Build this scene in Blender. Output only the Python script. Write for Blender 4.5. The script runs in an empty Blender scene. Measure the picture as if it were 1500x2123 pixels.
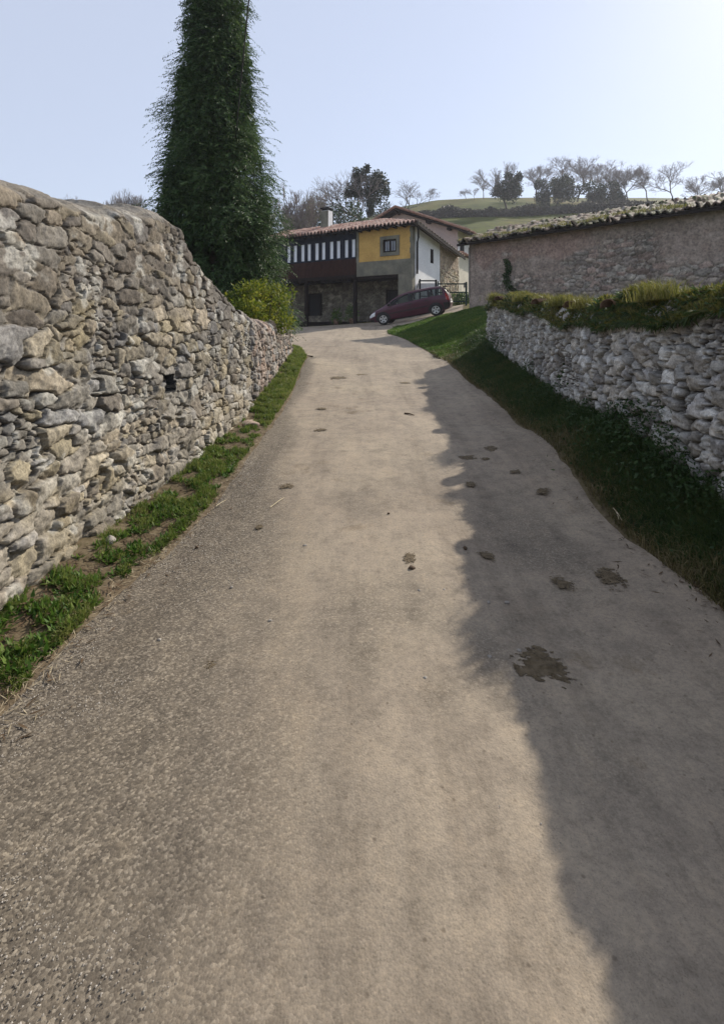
import bpy, math, random
import numpy as np
from mathutils import Vector, Matrix
R = math.radians
rng = np.random.default_rng(7)
random.seed(7)
sc = bpy.context.scene
COL = sc.collection

# ------------------------------------------------------------------ helpers
def tag(o, label=None, cat=None, group=None, kind=None):
    if label: o['label'] = label
    if cat: o['category'] = cat
    if group: o['group'] = group
    if kind: o['kind'] = kind
    return o

def empty(name, loc=(0, 0, 0), rz=0.0):
    o = bpy.data.objects.new(name, None)
    o.location = loc; o.rotation_euler = (0, 0, rz)
    o.empty_display_size = 0.2
    COL.objects.link(o)
    return o

def mk(name, V, F, m=None, parent=None, smooth=False, col=None, mats=None, midx=None):
    """one mesh object from arrays: V (n,3), F (k,3|4) array or list of index lists"""
    me = bpy.data.meshes.new(name)
    V = np.asarray(V, dtype=np.float32)
    if isinstance(F, np.ndarray):
        n, k = F.shape
        me.vertices.add(len(V)); me.vertices.foreach_set('co', V.ravel())
        me.loops.add(n * k); me.loops.foreach_set('vertex_index', F.astype(np.int32).ravel())
        me.polygons.add(n)
        me.polygons.foreach_set('loop_start', np.arange(0, n * k, k, dtype=np.int32))
        me.update(calc_edges=True)
    else:
        me.from_pydata(V.tolist(), [], [list(f) for f in F]); me.update()
    me.validate()
    if smooth:
        me.polygons.foreach_set('use_smooth', np.ones(len(me.polygons), dtype=bool))
    if col is not None:
        a = me.color_attributes.new('Col', 'FLOAT_COLOR', 'POINT')
        c = np.ones((len(V), 4), dtype=np.float32); c[:, :3] = col
        a.data.foreach_set('color', c.ravel())
    if mats:
        for q in mats: me.materials.append(q)
        me.polygons.foreach_set('material_index', np.asarray(midx, dtype=np.int32))
    elif m: me.materials.append(m)
    o = bpy.data.objects.new(name, me)
    COL.objects.link(o)
    if parent: o.parent = parent
    return o

class MB:
    """collects simple solids into one mesh"""
    def __init__(s): s.v = []; s.f = []
    def add(s, V, F):
        b = len(s.v); s.v += [tuple(map(float, p)) for p in V]; s.f += [[i + b for i in f] for f in F]; return s
    def box(s, x0, x1, y0, y1, z0, z1, bev=0.0):
        if bev <= 0:
            V = [(x, y, z) for z in (z0, z1) for y in (y0, y1) for x in (x0, x1)]
            return s.add(V, [(0, 2, 3, 1), (4, 5, 7, 6), (0, 1, 5, 4), (2, 6, 7, 3), (0, 4, 6, 2), (1, 3, 7, 5)])
        b = bev
        V = []
        for z, i in ((z0, b), (z0 + b, 0), (z1 - b, 0), (z1, b)):
            V += [(x0 + i + (b if i == 0 else 0), y0 + i, z), (x1 - i - (b if i == 0 else 0), y0 + i, z),
                  (x1 - i, y0 + i + (b if i == 0 else 0), z), (x1 - i, y1 - i - (b if i == 0 else 0), z),
                  (x1 - i - (b if i == 0 else 0), y1 - i, z), (x0 + i + (b if i == 0 else 0), y1 - i, z),
                  (x0 + i, y1 - i - (b if i == 0 else 0), z), (x0 + i, y0 + i + (b if i == 0 else 0), z)]
        F = [tuple(range(7, -1, -1)), tuple(range(24, 32))]
        for k in range(3):
            for j in range(8):
                a = k * 8 + j; c = k * 8 + (j + 1) % 8
                F.append((a, c, c + 8, a + 8))
        return s.add(V, F)
    def tube(s, pts, r, n=6, cap=True):
        pts = [Vector(p) for p in pts]
        rs = r if isinstance(r, (list, tuple)) else [r] * len(pts)
        b = len(s.v)
        for i, p in enumerate(pts):
            d = (pts[min(i + 1, len(pts) - 1)] - pts[max(i - 1, 0)]).normalized()
            a = Vector((0, 0, 1)) if abs(d.z) < .9 else Vector((1, 0, 0))
            u = d.cross(a).normalized(); w = d.cross(u)
            for k in range(n):
                t = 2 * math.pi * k / n
                q = p + (u * math.cos(t) + w * math.sin(t)) * rs[i]
                s.v.append(tuple(q))
        for i in range(len(pts) - 1):
            for k in range(n):
                a = b + i * n + k; c = b + i * n + (k + 1) % n
                s.f.append([a, c, c + n, a + n])
        if cap:
            s.f.append([b + k for k in range(n)][::-1]); e = b + (len(pts) - 1) * n
            s.f.append([e + k for k in range(n)])
        return s
    def poly(s, V): return s.add(V, [tuple(range(len(V)))])
    def build(s, name, m, parent=None, smooth=False): return mk(name, s.v, s.f, m, parent, smooth)

# ---- noise
def _h(ix, iy, iz, seed):
    n = (ix.astype(np.uint32) * np.uint32(374761393) + iy.astype(np.uint32) * np.uint32(668265263)
         + iz.astype(np.uint32) * np.uint32(2147483647 // 3 * 2 + 1) + np.uint32((seed * 974634777) & 0xffffffff))
    n = (n ^ (n >> np.uint32(13))) * np.uint32(1274126177)
    n = (n ^ (n >> np.uint32(16))) * np.uint32(2246822519)
    n = n ^ (n >> np.uint32(15))
    return (n & np.uint32(0xffffff)).astype(np.float64) / float(0xffffff)

def vn(x, y, z=0.0, seed=0):
    x, y, z = np.broadcast_arrays(np.asarray(x, float), np.asarray(y, float), np.asarray(z, float))
    ix, iy, iz = np.floor(x), np.floor(y), np.floor(z)
    fx, fy, fz = x - ix, y - iy, z - iz
    ix, iy, iz = ix.astype(np.int64), iy.astype(np.int64), iz.astype(np.int64)
    fx, fy, fz = [t * t * (3 - 2 * t) for t in (fx, fy, fz)]
    r = 0
    for dx in (0, 1):
        for dy in (0, 1):
            for dz in (0, 1):
                w = (fx if dx else 1 - fx) * (fy if dy else 1 - fy) * (fz if dz else 1 - fz)
                r = r + w * _h((ix + dx) & 0xffffffff, (iy + dy) & 0xffffffff, (iz + dz) & 0xffffffff, seed)
    return r * 2 - 1

def fbm(x, y, z=0.0, o=4, seed=0):
    r = 0; a = 1; t = 0
    for k in range(o):
        r = r + a * vn(np.asarray(x) * 2 ** k, np.asarray(y) * 2 ** k, np.asarray(z) * 2 ** k, seed + k * 17); t += a; a *= .5
    return r / t

def sstep(a, b, x):
    t = np.clip((x - a) / (b - a), 0, 1); return t * t * (3 - 2 * t)

def grid_faces(nu, nv):
    """faces of a (nu, nv) vertex grid, index = i*nv + j"""
    i, j = np.meshgrid(np.arange(nu - 1), np.arange(nv - 1), indexing='ij')
    a = (i * nv + j).ravel()
    return np.stack([a, a + nv, a + nv + 1, a + 1], 1)

# ------------------------------------------------------------------ materials
def newmat(name):
    m = bpy.data.materials.new(name); m.use_nodes = True
    nt = m.node_tree; b = nt.nodes['Principled BSDF']
    return m, nt, b

def link(nt, a, b): nt.links.new(a, b)

def noise_node(nt, scale, detail=4, rough=.55, coord='Object', vec=None):
    n = nt.nodes.new('ShaderNodeTexNoise'); n.inputs['Scale'].default_value = scale
    n.inputs['Detail'].default_value = detail; n.inputs['Roughness'].default_value = rough
    if vec is None:
        t = nt.nodes.new('ShaderNodeTexCoord'); vec = t.outputs[coord]
    link(nt, vec, n.inputs['Vector'])
    return n

def ramp(nt, fac, stops):
    r = nt.nodes.new('ShaderNodeValToRGB')
    e = r.color_ramp.elements
    e[0].position, e[0].color = stops[0][0], (*stops[0][1], 1)
    e[1].position, e[1].color = stops[-1][0], (*stops[-1][1], 1)
    for p, c in stops[1:-1]:
        q = e.new(p); q.color = (*c, 1)
    link(nt, fac, r.inputs['Fac'])
    return r

def mixc(nt, fac, a, b, mode='MIX'):
    n = nt.nodes.new('ShaderNodeMix'); n.data_type = 'RGBA'; n.blend_type = mode
    for s, v in ((n.inputs[0], fac), (n.inputs[6], a), (n.inputs[7], b)):
        if isinstance(v, (int, float)): s.default_value = v
        elif isinstance(v, tuple): s.default_value = (*v, 1)
        else: link(nt, v, s)
    return n.outputs[2]

def bump(nt, b, h, strength=.4, dist=.02):
    n = nt.nodes.new('ShaderNodeBump'); n.inputs['Strength'].default_value = strength; n.inputs['Distance'].default_value = dist
    link(nt, h, n.inputs['Height']); link(nt, n.outputs['Normal'], b.inputs['Normal']); return n

def simple(name, c1, c2=None, scale=3.0, rough=.8, bstr=.25, bdist=.01, metallic=0.0, spec=.3, coat=0.0, fine=None, lo=.35, hi=.65):
    m, nt, b = newmat(name)
    b.inputs['Roughness'].default_value = rough; b.inputs['Metallic'].default_value = metallic
    b.inputs['Specular IOR Level'].default_value = spec; b.inputs['Coat Weight'].default_value = coat
    c2 = c2 or tuple(x * .8 for x in c1)
    n = noise_node(nt, scale, 5, .6)
    r = ramp(nt, n.outputs['Fac'], [(lo, c1), (hi, c2)])
    c = r.outputs['Color']
    f = noise_node(nt, fine or scale * 14, 3, .6)
    if bstr > 0:
        fr = ramp(nt, f.outputs['Fac'], [(.3, (.8, .8, .8)), (.7, (1.1, 1.1, 1.1))])
        c = mixc(nt, .7, c, fr.outputs['Color'], 'MULTIPLY')
        bump(nt, b, f.outputs['Fac'], bstr, bdist)
    link(nt, c, b.inputs['Base Color'])
    return m

def stone_mat(name, fine=60, bstr=.5, rough=.9):
    """base colour is the stone's own colour stored on the mesh, with fine grain and bump"""
    m, nt, b = newmat(name)
    b.inputs['Roughness'].default_value = rough; b.inputs['Specular IOR Level'].default_value = .2
    a = nt.nodes.new('ShaderNodeAttribute'); a.attribute_name = 'Col'
    n = noise_node(nt, fine, 5, .7)
    r = ramp(nt, n.outputs['Fac'], [(.28, (.5, .5, .5)), (.5, (1, 1, 1)), (.75, (1.45, 1.43, 1.36))])
    c = mixc(nt, 1.0, a.outputs['Color'], r.outputs['Color'], 'MULTIPLY')
    l = noise_node(nt, fine * .22, 4, .65)
    r2 = ramp(nt, l.outputs['Fac'], [(.42, (.72, .72, .70)), (.62, (1.1, 1.1, 1.08))])
    c = mixc(nt, .8, c, r2.outputs['Color'], 'MULTIPLY')
    link(nt, c, b.inputs['Base Color'])
    bump(nt, b, n.outputs['Fac'], bstr, .012)
    return m

def leaf_mat(name, cols, trans=.35, patch=1.2, rough=.55, spec=.25):
    """cols: ramp colours spread over a per-leaf random value and soft patches"""
    m, nt, b = newmat(name)
    b.inputs['Roughness'].default_value = rough; b.inputs['Specular IOR Level'].default_value = spec
    g = nt.nodes.new('ShaderNodeNewGeometry')
    n = noise_node(nt, patch, 3, .6)
    ma = nt.nodes.new('ShaderNodeMath'); ma.operation = 'MULTIPLY_ADD'
    link(nt, n.outputs['Fac'], ma.inputs[0]); ma.inputs[1].default_value = .9; ma.inputs[2].default_value = -.2
    md = nt.nodes.new('ShaderNodeMath'); md.operation = 'MULTIPLY_ADD'
    link(nt, g.outputs['Random Per Island'], md.inputs[0]); md.inputs[1].default_value = .5
    link(nt, ma.outputs[0], md.inputs[2])
    k = len(cols)
    r = ramp(nt, md.outputs[0], [(.15 + .7 * i / (k - 1), c) for i, c in enumerate(cols)])
    link(nt, r.outputs['Color'], b.inputs['Base Color'])
    if trans > 0:
        t = nt.nodes.new('ShaderNodeBsdfTranslucent'); link(nt, r.outputs['Color'], t.inputs['Color'])
        x = nt.nodes.new('ShaderNodeMixShader'); x.inputs[0].default_value = trans
        out = nt.nodes['Material Output']
        link(nt, b.outputs[0], x.inputs[1]); link(nt, t.outputs[0], x.inputs[2]); link(nt, x.outputs[0], out.inputs['Surface'])
    return m

M = {}
M['stone'] = stone_mat('stone')
M['stone_far'] = stone_mat('stone_far', 12, .35)
M['wood_dark'] = simple('dark_wood', (.022, .016, .014), (.012, .009, .009), 4, .8, spec=.1)
M['wood_navy'] = simple('navy_paint', (.013, .019, .036), (.009, .013, .024), 3, .7, spec=.1)
M['wood_brown'] = simple('red_brown_boards', (.046, .020, .016), (.030, .0135, .011), 3, .8, spec=.08)
M['yellow'] = simple('ochre_render', (.64, .40, .125), (.53, .32, .095), 1.4, .9, .25, fine=9)
M['ashlar'] = simple('grey_ashlar', (.24, .225, .17), (.135, .13, .105), 1.4, .9, .4, .02)
M['white'] = simple('white_render', (.80, .80, .79), (.70, .70, .70), .8, .9, .2)
M['cream'] = simple('cream_render', (.72, .66, .54), (.60, .54, .43), .8, .9, .2)
M['pink'] = simple('pinkish_render', (.52, .42, .37), (.44, .36, .33), .5, .9, .2)
M['soffit'] = simple('pale_soffit', (.42, .39, .40), (.34, .31, .32), 1.5, .9, .15)
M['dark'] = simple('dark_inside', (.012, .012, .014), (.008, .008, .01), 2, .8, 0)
M['iron'] = simple('dark_iron', (.02, .022, .022), (.012, .014, .014), 6, .5, .1, metallic=.4)
M['green_iron'] = simple('green_iron', (.015, .05, .04), (.01, .03, .026), 6, .5, .1)
M['pale_gloss'] = simple('glossy_white', (.86, .87, .92), (.78, .79, .85), 5, .35, .0, spec=.6)  # pale glossy white of the gallery's solid panes and the gate scrollwork
M['pane_dim'] = simple('dim_pane', (.30, .32, .36), (.20, .21, .25), 4, .2, 0, spec=.6)
M['bark'] = simple('bark', (.085, .07, .055), (.045, .038, .03), 9, .95, .6, .02)
M['bark_pale'] = simple('pale_bark', (.16, .135, .12), (.095, .08, .072), 5, .95, .4, .02)
M['twig'] = simple('dry_twig', (.10, .065, .04), (.06, .04, .025), 20, .9, .3)
M['straw'] = simple('straw', (.62, .54, .36), (.48, .40, .25), 30, .7, .2)
M['straw_dull'] = simple('dull_straw', (.40, .34, .23), (.24, .19, .12), 30, .8, .2)
M['pebble'] = simple('pebble', (.36, .33, .29), (.22, .20, .18), 12, .9, .4)
M['dung'] = simple('cow_dung', (.18, .138, .085), (.085, .063, .036), 26, .9, .6, .01)
M['cable'] = simple('cable', (.02, .02, .022), (.015, .015, .017), 5, .6, 0)

def tile_mat(name, cols, moss=None, mossamt=.5):
    m, nt, b = newmat(name)
    b.inputs['Roughness'].default_value = .85; b.inputs['Specular IOR Level'].default_value = .25
    tc = nt.nodes.new('ShaderNodeTexCoord')
    mp = nt.nodes.new('ShaderNodeMapping'); link(nt, tc.outputs['Object'], mp.inputs['Vector'])
    mp.inputs['Scale'].default_value = (4.5, 2.5, 2.5)
    v = nt.nodes.new('ShaderNodeTexVoronoi'); v.inputs['Scale'].default_value = 1.0; link(nt, mp.outputs[0], v.inputs['Vector'])
    sep = nt.nodes.new('ShaderNodeSeparateColor'); link(nt, v.outputs['Color'], sep.inputs[0])
    r = ramp(nt, sep.outputs[0], [(i / (len(cols) - 1), c) for i, c in enumerate(cols)])
    f = noise_node(nt, 30, 4, .6)
    fr = ramp(nt, f.outputs['Fac'], [(.3, (.65, .65, .65)), (.7, (1.15, 1.15, 1.15))])
    c = mixc(nt, .8, r.outputs['Color'], fr.outputs['Color'], 'MULTIPLY')
    if moss:
        n = noise_node(nt, 1.6, 5, .65)
        rr = ramp(nt, n.outputs['Fac'], [(mossamt, (0, 0, 0)), (mossamt + .12, (1, 1, 1))])
        c = mixc(nt, rr.outputs['Color'], c, moss)
    link(nt, c, b.inputs['Base Color'])
    bump(nt, b, f.outputs['Fac'], .4, .01)
    return m
M['tile'] = tile_mat('clay_tiles', [(.20, .095, .07), (.31, .17, .13), (.44, .32, .27), (.15, .085, .07), (.34, .215, .17)])
M['tile_old'] = tile_mat('old_clay_tiles', [(.15, .095, .07), (.22, .165, .125), (.31, .275, .24), (.11, .075, .06), (.18, .12, .09)], (.06, .07, .022), .47)
M['tile_mossy'] = tile_mat('mossy_clay_tiles', [(.13, .075, .045), (.17, .10, .06), (.10, .065, .045)], (.07, .07, .02), .52)
M['tile_pale'] = tile_mat('weathered_tiles', [(.32, .17, .12), (.40, .25, .19), (.27, .16, .125)])

M['leaf_conifer'] = leaf_mat('conifer_foliage', [(.02, .038, .018), (.04, .078, .028), (.075, .13, .042), (.13, .185, .065)], .32, 1.1)
M['leaf_laurel'] = leaf_mat('laurel_leaves', [(.05, .085, .012), (.10, .14, .015), (.20, .22, .025), (.30, .28, .04)], .45, 2.2, .6, .2)
M['leaf_ivy'] = leaf_mat('ivy_leaves', [(.014, .026, .014), (.025, .042, .02), (.045, .062, .03)], .15, .5)
M['leaf_dark'] = leaf_mat('dark_weeds', [(.02, .045, .015), (.038, .078, .023), (.065, .11, .034)], .34, 2)
M['leaf_weed'] = leaf_mat('weed_leaves', [(.03, .075, .012), (.06, .13, .018), (.11, .19, .03), (.19, .23, .06)], .4, 3)
M['grass'] = leaf_mat('grass_blades', [(.065, .10, .022), (.115, .165, .03), (.18, .225, .048), (.32, .29, .12)], .45, 3.5)
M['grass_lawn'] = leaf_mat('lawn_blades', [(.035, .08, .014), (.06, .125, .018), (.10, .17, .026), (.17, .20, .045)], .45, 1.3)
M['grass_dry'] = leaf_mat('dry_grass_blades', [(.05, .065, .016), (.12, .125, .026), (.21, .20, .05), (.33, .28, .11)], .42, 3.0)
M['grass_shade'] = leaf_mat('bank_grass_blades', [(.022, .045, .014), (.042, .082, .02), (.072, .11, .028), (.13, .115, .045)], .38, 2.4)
M['leaf_moss'] = leaf_mat('moss_tufts', [(.05, .06, .012), (.12, .125, .022), (.20, .19, .04), (.22, .15, .06)], .35, 2.4)
M['grass_brown'] = leaf_mat('brown_grass', [(.05, .06, .02), (.10, .095, .032), (.17, .14, .06), (.30, .24, .13)], .35, 3)
M['moss'] = simple('moss_cushion', (.11, .10, .018), (.05, .055, .012), 7, .95, .9, .04)
M['litter'] = simple('leaf_litter', (.12, .075, .04), (.06, .04, .022), 20, .9, .4)
M['twig_far'] = simple('winter_twigs', (.24, .205, .19), (.17, .145, .135), 1, .95, 0)

# ------------------------------------------------------------------ camera (photo 1500 x 2123; the road picture is the inset with centre u=754)
FPX, UC, VH, ZC = 1080.0, 754.0, 690.0, 1.6
cam = bpy.data.cameras.new('camera'); co = bpy.data.objects.new('camera', cam); COL.objects.link(co)
co.location = (0, 0, ZC); co.rotation_euler = (R(90), 0, 0)
cam.sensor_fit = 'VERTICAL'; cam.sensor_height = 36.0; cam.sensor_width = 36.0 * 1500 / 2123
cam.lens = FPX / 2123 * 36.0
cam.shift_x = (750 - UC) / 2123.0
cam.shift_y = -(1061.5 - VH) / 2123.0
cam.clip_end = 2000; cam.clip_start = .05
sc.camera = co

def at(u, v, y): return ((u - UC) / FPX * y, y, ZC + (VH - v) / FPX * y)

# ------------------------------------------------------------------ terrain
ZY = [-40, -8, 0, 2, 4, 7, 10, 14, 17, 20, 24, 28, 32, 36, 60]
ZZ = [-1.4, -.16, 0, .05, .15, .37, .585, .93, 1.18, 1.40, 1.70, 1.97, 2.0, 1.95, 1.9]
def zr(y): return np.interp(y, ZY, ZZ)
CP = []
for y in (-8, -5, -2, 0, 2, 4, 7, 10, 14):
    for x in (-1.45, .3, 2.0): CP.append((x, y, float(zr(y)) - (.015 if x != .3 else 0)))
    CP.append((-1.9, y, float(zr(y)) + .05))
    CP.append((-2.6, y, float(zr(y)) + .25)); CP.append((-6, y, float(zr(y)) + .4)); CP.append((-14, y, float(zr(y)) + .5))
for y, b, wx in ((-8, .3, 2.72), (-2, .3, 2.7), (2, .34, 2.68), (5.4, .38, 2.7), (9.6, .26, 3.03), (13.4, .40, 3.2)):
    CP.append(((2.05 + wx) / 2, y, float(zr(y)) + b * .55)); CP.append((wx, y, float(zr(y)) + b)); CP.append((3.7, y, float(zr(y)) + b + .2)); CP.append((9, y, float(zr(y)) + b + .6))
CP += [(-1.4, 17, 1.16), (.2, 17, 1.19), (1.65, 17, 1.2), (-2.5, 20, 1.36), (-.5, 20, 1.4), (1.1, 20, 1.44), (.94, 22, 1.58),
       (-8, 22, 1.4), (-14, 26, 1.4), (-6, 26, 1.65), (-2, 26, 1.78), (0, 26, 1.88), (1.04, 26.3, 1.97), (3.6, 25.7, 2.41), (2.3, 26, 2.19),
       (1.76, 24.8, 1.93), (4.3, 25, 2.46), (4.84, 23.8, 2.66), (3.4, 18, 1.95), (2.5, 18, 1.55), (2.4, 22, 1.9), (3.6, 22, 2.25), (2.7, 15.5, 1.32), (3.3, 15.2, 1.6), (5.1, 28, 2.78), (5.8, 31, 3.25), (2.8, 29.6, 2.45),
       (1.2, 28, 2.03), (0, 31.5, 2.18), (-2.5, 33, 2.05), (-5.2, 34.6, 1.92), (-10, 37, 1.75), (-14, 36, 1.6), (7, 36, 3.6), (3, 36, 2.7), (9, 30, 3.4), (9, 20, 2.6), (9, 24, 2.9), (-4, 16, 1.2), (-6, 16, 1.3), (-14, 18, 1.4), (-3, 40, 2.4), (6, 42, 4.0), (-14, 42, 2.0), (10, 42, 4.4)]
CP = np.array(CP)
def _tps(A, B):
    d2 = (A[:, None, 0] - B[None, :, 0]) ** 2 + (A[:, None, 1] - B[None, :, 1]) ** 2
    return .5 * d2 * np.log(d2 + 1e-9)
_n = len(CP)
_A = np.zeros((_n + 3, _n + 3)); _A[:_n, :_n] = _tps(CP, CP) + np.eye(_n) * .05
_A[:_n, _n] = 1; _A[:_n, _n + 1:] = CP[:, :2]; _A[_n, :_n] = 1; _A[_n + 1:, :_n] = CP[:, :2].T
_W = np.linalg.solve(_A, np.concatenate([CP[:, 2], np.zeros(3)]))
def near_z(x, y):
    P = np.stack([x, y], 1); out = np.zeros(len(P))
    for k in range(0, len(P), 20000):
        q = P[k:k + 20000]
        out[k:k + 20000] = _tps(q, CP) @ _W[:_n] + _W[_n] + q @ _W[_n + 1:]
    return out
HY = [-400, -60, -8, 14, 28, 40, 48, 60, 90, 120, 150, 162, 200, 400, 900]
HZ = [-6, -2, -.1, 1.0, 2.3, 3.3, 5.0, 9.5, 20.5, 30.8, 40.6, 41.5, 38, 20, 10]
def far_z(x, y):
    t = x / np.maximum(y, 40.0)
    k = np.interp(t, [-3, -.6, -.14, 0, .06, .135, .23, .4, .7, 3], [.5, .66, .72, .85, .92, .965, .99, 1.0, 1.0, .7])
    b = np.interp(y, HY, HZ)
    z = np.where(b > 3.3, 3.3 + (b - 3.3) * k, b)
    return z + np.where(y > 45, 1, 0) * sstep(45, 90, y) * fbm(x / 28, y / 28, 0, 3, 5) * .9
def gz(x, y):
    x = np.atleast_1d(np.asarray(x, float)); y = np.atleast_1d(np.asarray(y, float))
    d = np.maximum(np.maximum(-13 - x, x - 9), np.maximum(-8 - y, y - 41))
    w = 1 - sstep(0, 10, np.maximum(d, 0))
    f = far_z(x, y)
    n = near_z(np.clip(x, -24, 20), np.clip(y, -18, 52))
    return f * (1 - w) + n * w
def g1(x, y): return float(gz(x, y)[0])

# paved outline (left edge, along the house, back along the lawn)
LE = [(-1.75, -30), (-1.65, -8), (-1.55, 0), (-1.43, 2.9), (-1.30, 3.9), (-1.25, 4.4), (-1.24, 7), (-1.25, 8.8), (-1.36, 11), (-1.5, 14), (-1.9, 16), (-3.2, 18.6), (-8, 22.5), (-15, 27), (-30, 36)]
RE = [(2.2, -30), (2.0, -8), (1.95, 0), (1.92, 3.9), (2.06, 6.5), (2.1, 9.3), (2.02, 12), (1.97, 14.2), (1.66, 17), (1.3, 19.6), (.98, 21.6), (1.0, 23), (1.35, 24.3), (2.0, 24.95), (3.0, 25.1), (4.3, 25.5), (4.95, 26.3), (5.9, 31), (6.2, 33)]
HB = [(4.9, 33.6), (2.8, 30.1), (-5.2, 34.9), (-14, 40.2), (-26, 47)]
POLY = np.array(LE[:-1] + [LE[-1]] + HB[::-1] + RE[::-1])
def poly_sd(x, y):
    """signed distance to the paved outline, negative inside"""
    P = POLY; n = len(P); d = np.full(len(x), 1e9); ins = np.zeros(len(x), bool)
    for i in range(n):
        a = P[i]; b = P[(i + 1) % n]; e = b - a
        wx, wy = x - a[0], y - a[1]
        t = np.clip((wx * e[0] + wy * e[1]) / (e @ e), 0, 1)
        d = np.minimum(d, (wx - t * e[0]) ** 2 + (wy - t * e[1]) ** 2)
        c = ((a[1] <= y) & (b[1] > y)) | ((b[1] <= y) & (a[1] > y))
        xi = a[0] + (y - a[1]) / (b[1] - a[1] + 1e-12) * e[0]
        ins ^= c & (x < xi)
    return np.where(ins, -1, 1) * np.sqrt(d)

xs = np.concatenate([-np.geomspace(600, 12, 40), np.linspace(-11.6, -4.2, 26), np.linspace(-4, 6.5, 150), np.linspace(6.8, 14, 24), np.geomspace(15, 600, 44)])
ys = np.concatenate([-np.geomspace(400, 8, 16), np.linspace(-7.5, 1, 22), np.linspace(1.1, 16, 150), np.linspace(16.15, 44, 150), np.geomspace(45, 230, 70), np.geomspace(245, 900, 12)])
XX, YY = np.meshgrid(xs, ys, indexing='ij')
gx, gy = XX.ravel(), YY.ravel()
Zg = gz(gx, gy)
sd = poly_sd(gx, gy)
rough = fbm(gx * 1.7, gy * 1.7, 0, 4, 3) * .05 * sstep(.05, .6, sd) * (1 - sstep(40, 60, np.abs(gx) + np.abs(gy)))
Zg = Zg + rough - .035 * (1 - sstep(-.10, .0, sd))
dirt = np.where(gx < -1, 1.0, .75) * (1 - sstep(0.02, .45, sd + .22 * fbm(gx * 3, gy * 3, 0, 3, 8)))
dirt = np.maximum(dirt, np.where((gx > 1.8) & (gx < 3.2) & (gy < 14), .8, 0))
dirt = np.maximum(dirt, np.where((gx < -1) & (gx > -2.6) & (gy < 15.5), .9, 0))
m, nt, b = newmat('turf_ground'); b.inputs['Roughness'].default_value = .95; b.inputs['Specular IOR Level'].default_value = .1
n1 = noise_node(nt, .045, 5, .6); n2 = noise_node(nt, 2.2, 5, .7); n3 = noise_node(nt, .32, 8, .8)
r1 = ramp(nt, n1.outputs['Fac'], [(.34, (.034, .056, .004)), (.5, (.064, .080, .005)), (.66, (.11, .092, .014))])
r3 = ramp(nt, n3.outputs['Fac'], [(.35, (.42, .45, .42)), (.5, (1, 1, 1)), (.66, (1.55, 1.4, 1.1))])
c = mixc(nt, .9, r1.outputs['Color'], r3.outputs['Color'], 'MULTIPLY')
r2 = ramp(nt, n2.outputs['Fac'], [(.35, (.6, .6, .55)), (.65, (1.2, 1.15, 1.1))])
c = mixc(nt, .8, c, r2.outputs['Color'], 'MULTIPLY')
a = nt.nodes.new('ShaderNodeAttribute'); a.attribute_name = 'Col'
sep = nt.nodes.new('ShaderNodeSeparateColor'); link(nt, a.outputs['Color'], sep.inputs[0])
dn = noise_node(nt, 14, 5, .7)
dr = ramp(nt, dn.outputs['Fac'], [(.3, (.085, .064, .04)), (.55, (.15, .115, .075)), (.75, (.27, .22, .155))])
c = mixc(nt, sep.outputs[0], c, dr.outputs['Color'])
link(nt, c, b.inputs['Base Color']); bump(nt, b, n2.outputs['Fac'], .6, .05)
M['turf'] = m
F = grid_faces(len(xs), len(ys))
o = mk('ground', np.stack([gx, gy, Zg], 1), F, M['turf'], None, True, np.stack([np.clip(dirt, 0, 1)] * 3, 1))
tag(o, 'grassy ground rising into the hill pasture behind the houses', 'ground', kind='structure')

# road sheet: grid warped between the two edges, then the forecourt
def road_grid():
    Ny = 340; t = np.concatenate([np.linspace(-28, 0, 30)[:-1], np.linspace(0, 14.2, Ny)])
    lx = np.interp(t, [p[1] for p in LE[:10]], [p[0] for p in LE[:10]]); rx = np.interp(t, [p[1] for p in RE[:8]], [p[0] for p in RE[:8]])
    lx = lx + .05 * fbm(t * 2.3, t * 0, 0, 3, 4); rx = rx + .05 * fbm(t * 2.1, t * 0 + 9, 0, 3, 6)
    U = np.linspace(0, 1, 70)
    x = lx[:, None] * (1 - U) + rx[:, None] * U; y = np.repeat(t[:, None], 70, 1)
    return x, y
x, y = road_grid()
def road_z(x, y, sdv=None):
    z = gz(x, y) + .012 + .018 * fbm(x * .9, y * .9, 0, 3, 21)
    return z
rx_, ry_ = x.ravel(), y.ravel(); nv_ = x.shape[1]; nu_ = x.shape[0]
ed = np.minimum(np.tile(np.arange(nv_), nu_), nv_ - 1 - np.tile(np.arange(nv_), nu_)) / 4.0
z = road_z(rx_, ry_) - .012 * (1 - np.clip(ed, 0, 1)) + fbm(rx_ * 9, ry_ * 9, 0, 2, 31) * .002
V1 = np.stack([rx_, ry_, z], 1); F1 = grid_faces(nu_, nv_)
# forecourt, triangulated grid clipped to the outline
bx = np.arange(-29, 6.6, .3); by = np.arange(14.2, 48, .3)
BX, BY = np.meshgrid(bx, by, indexing='ij'); fx, fy = BX.ravel(), BY.ravel()
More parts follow.
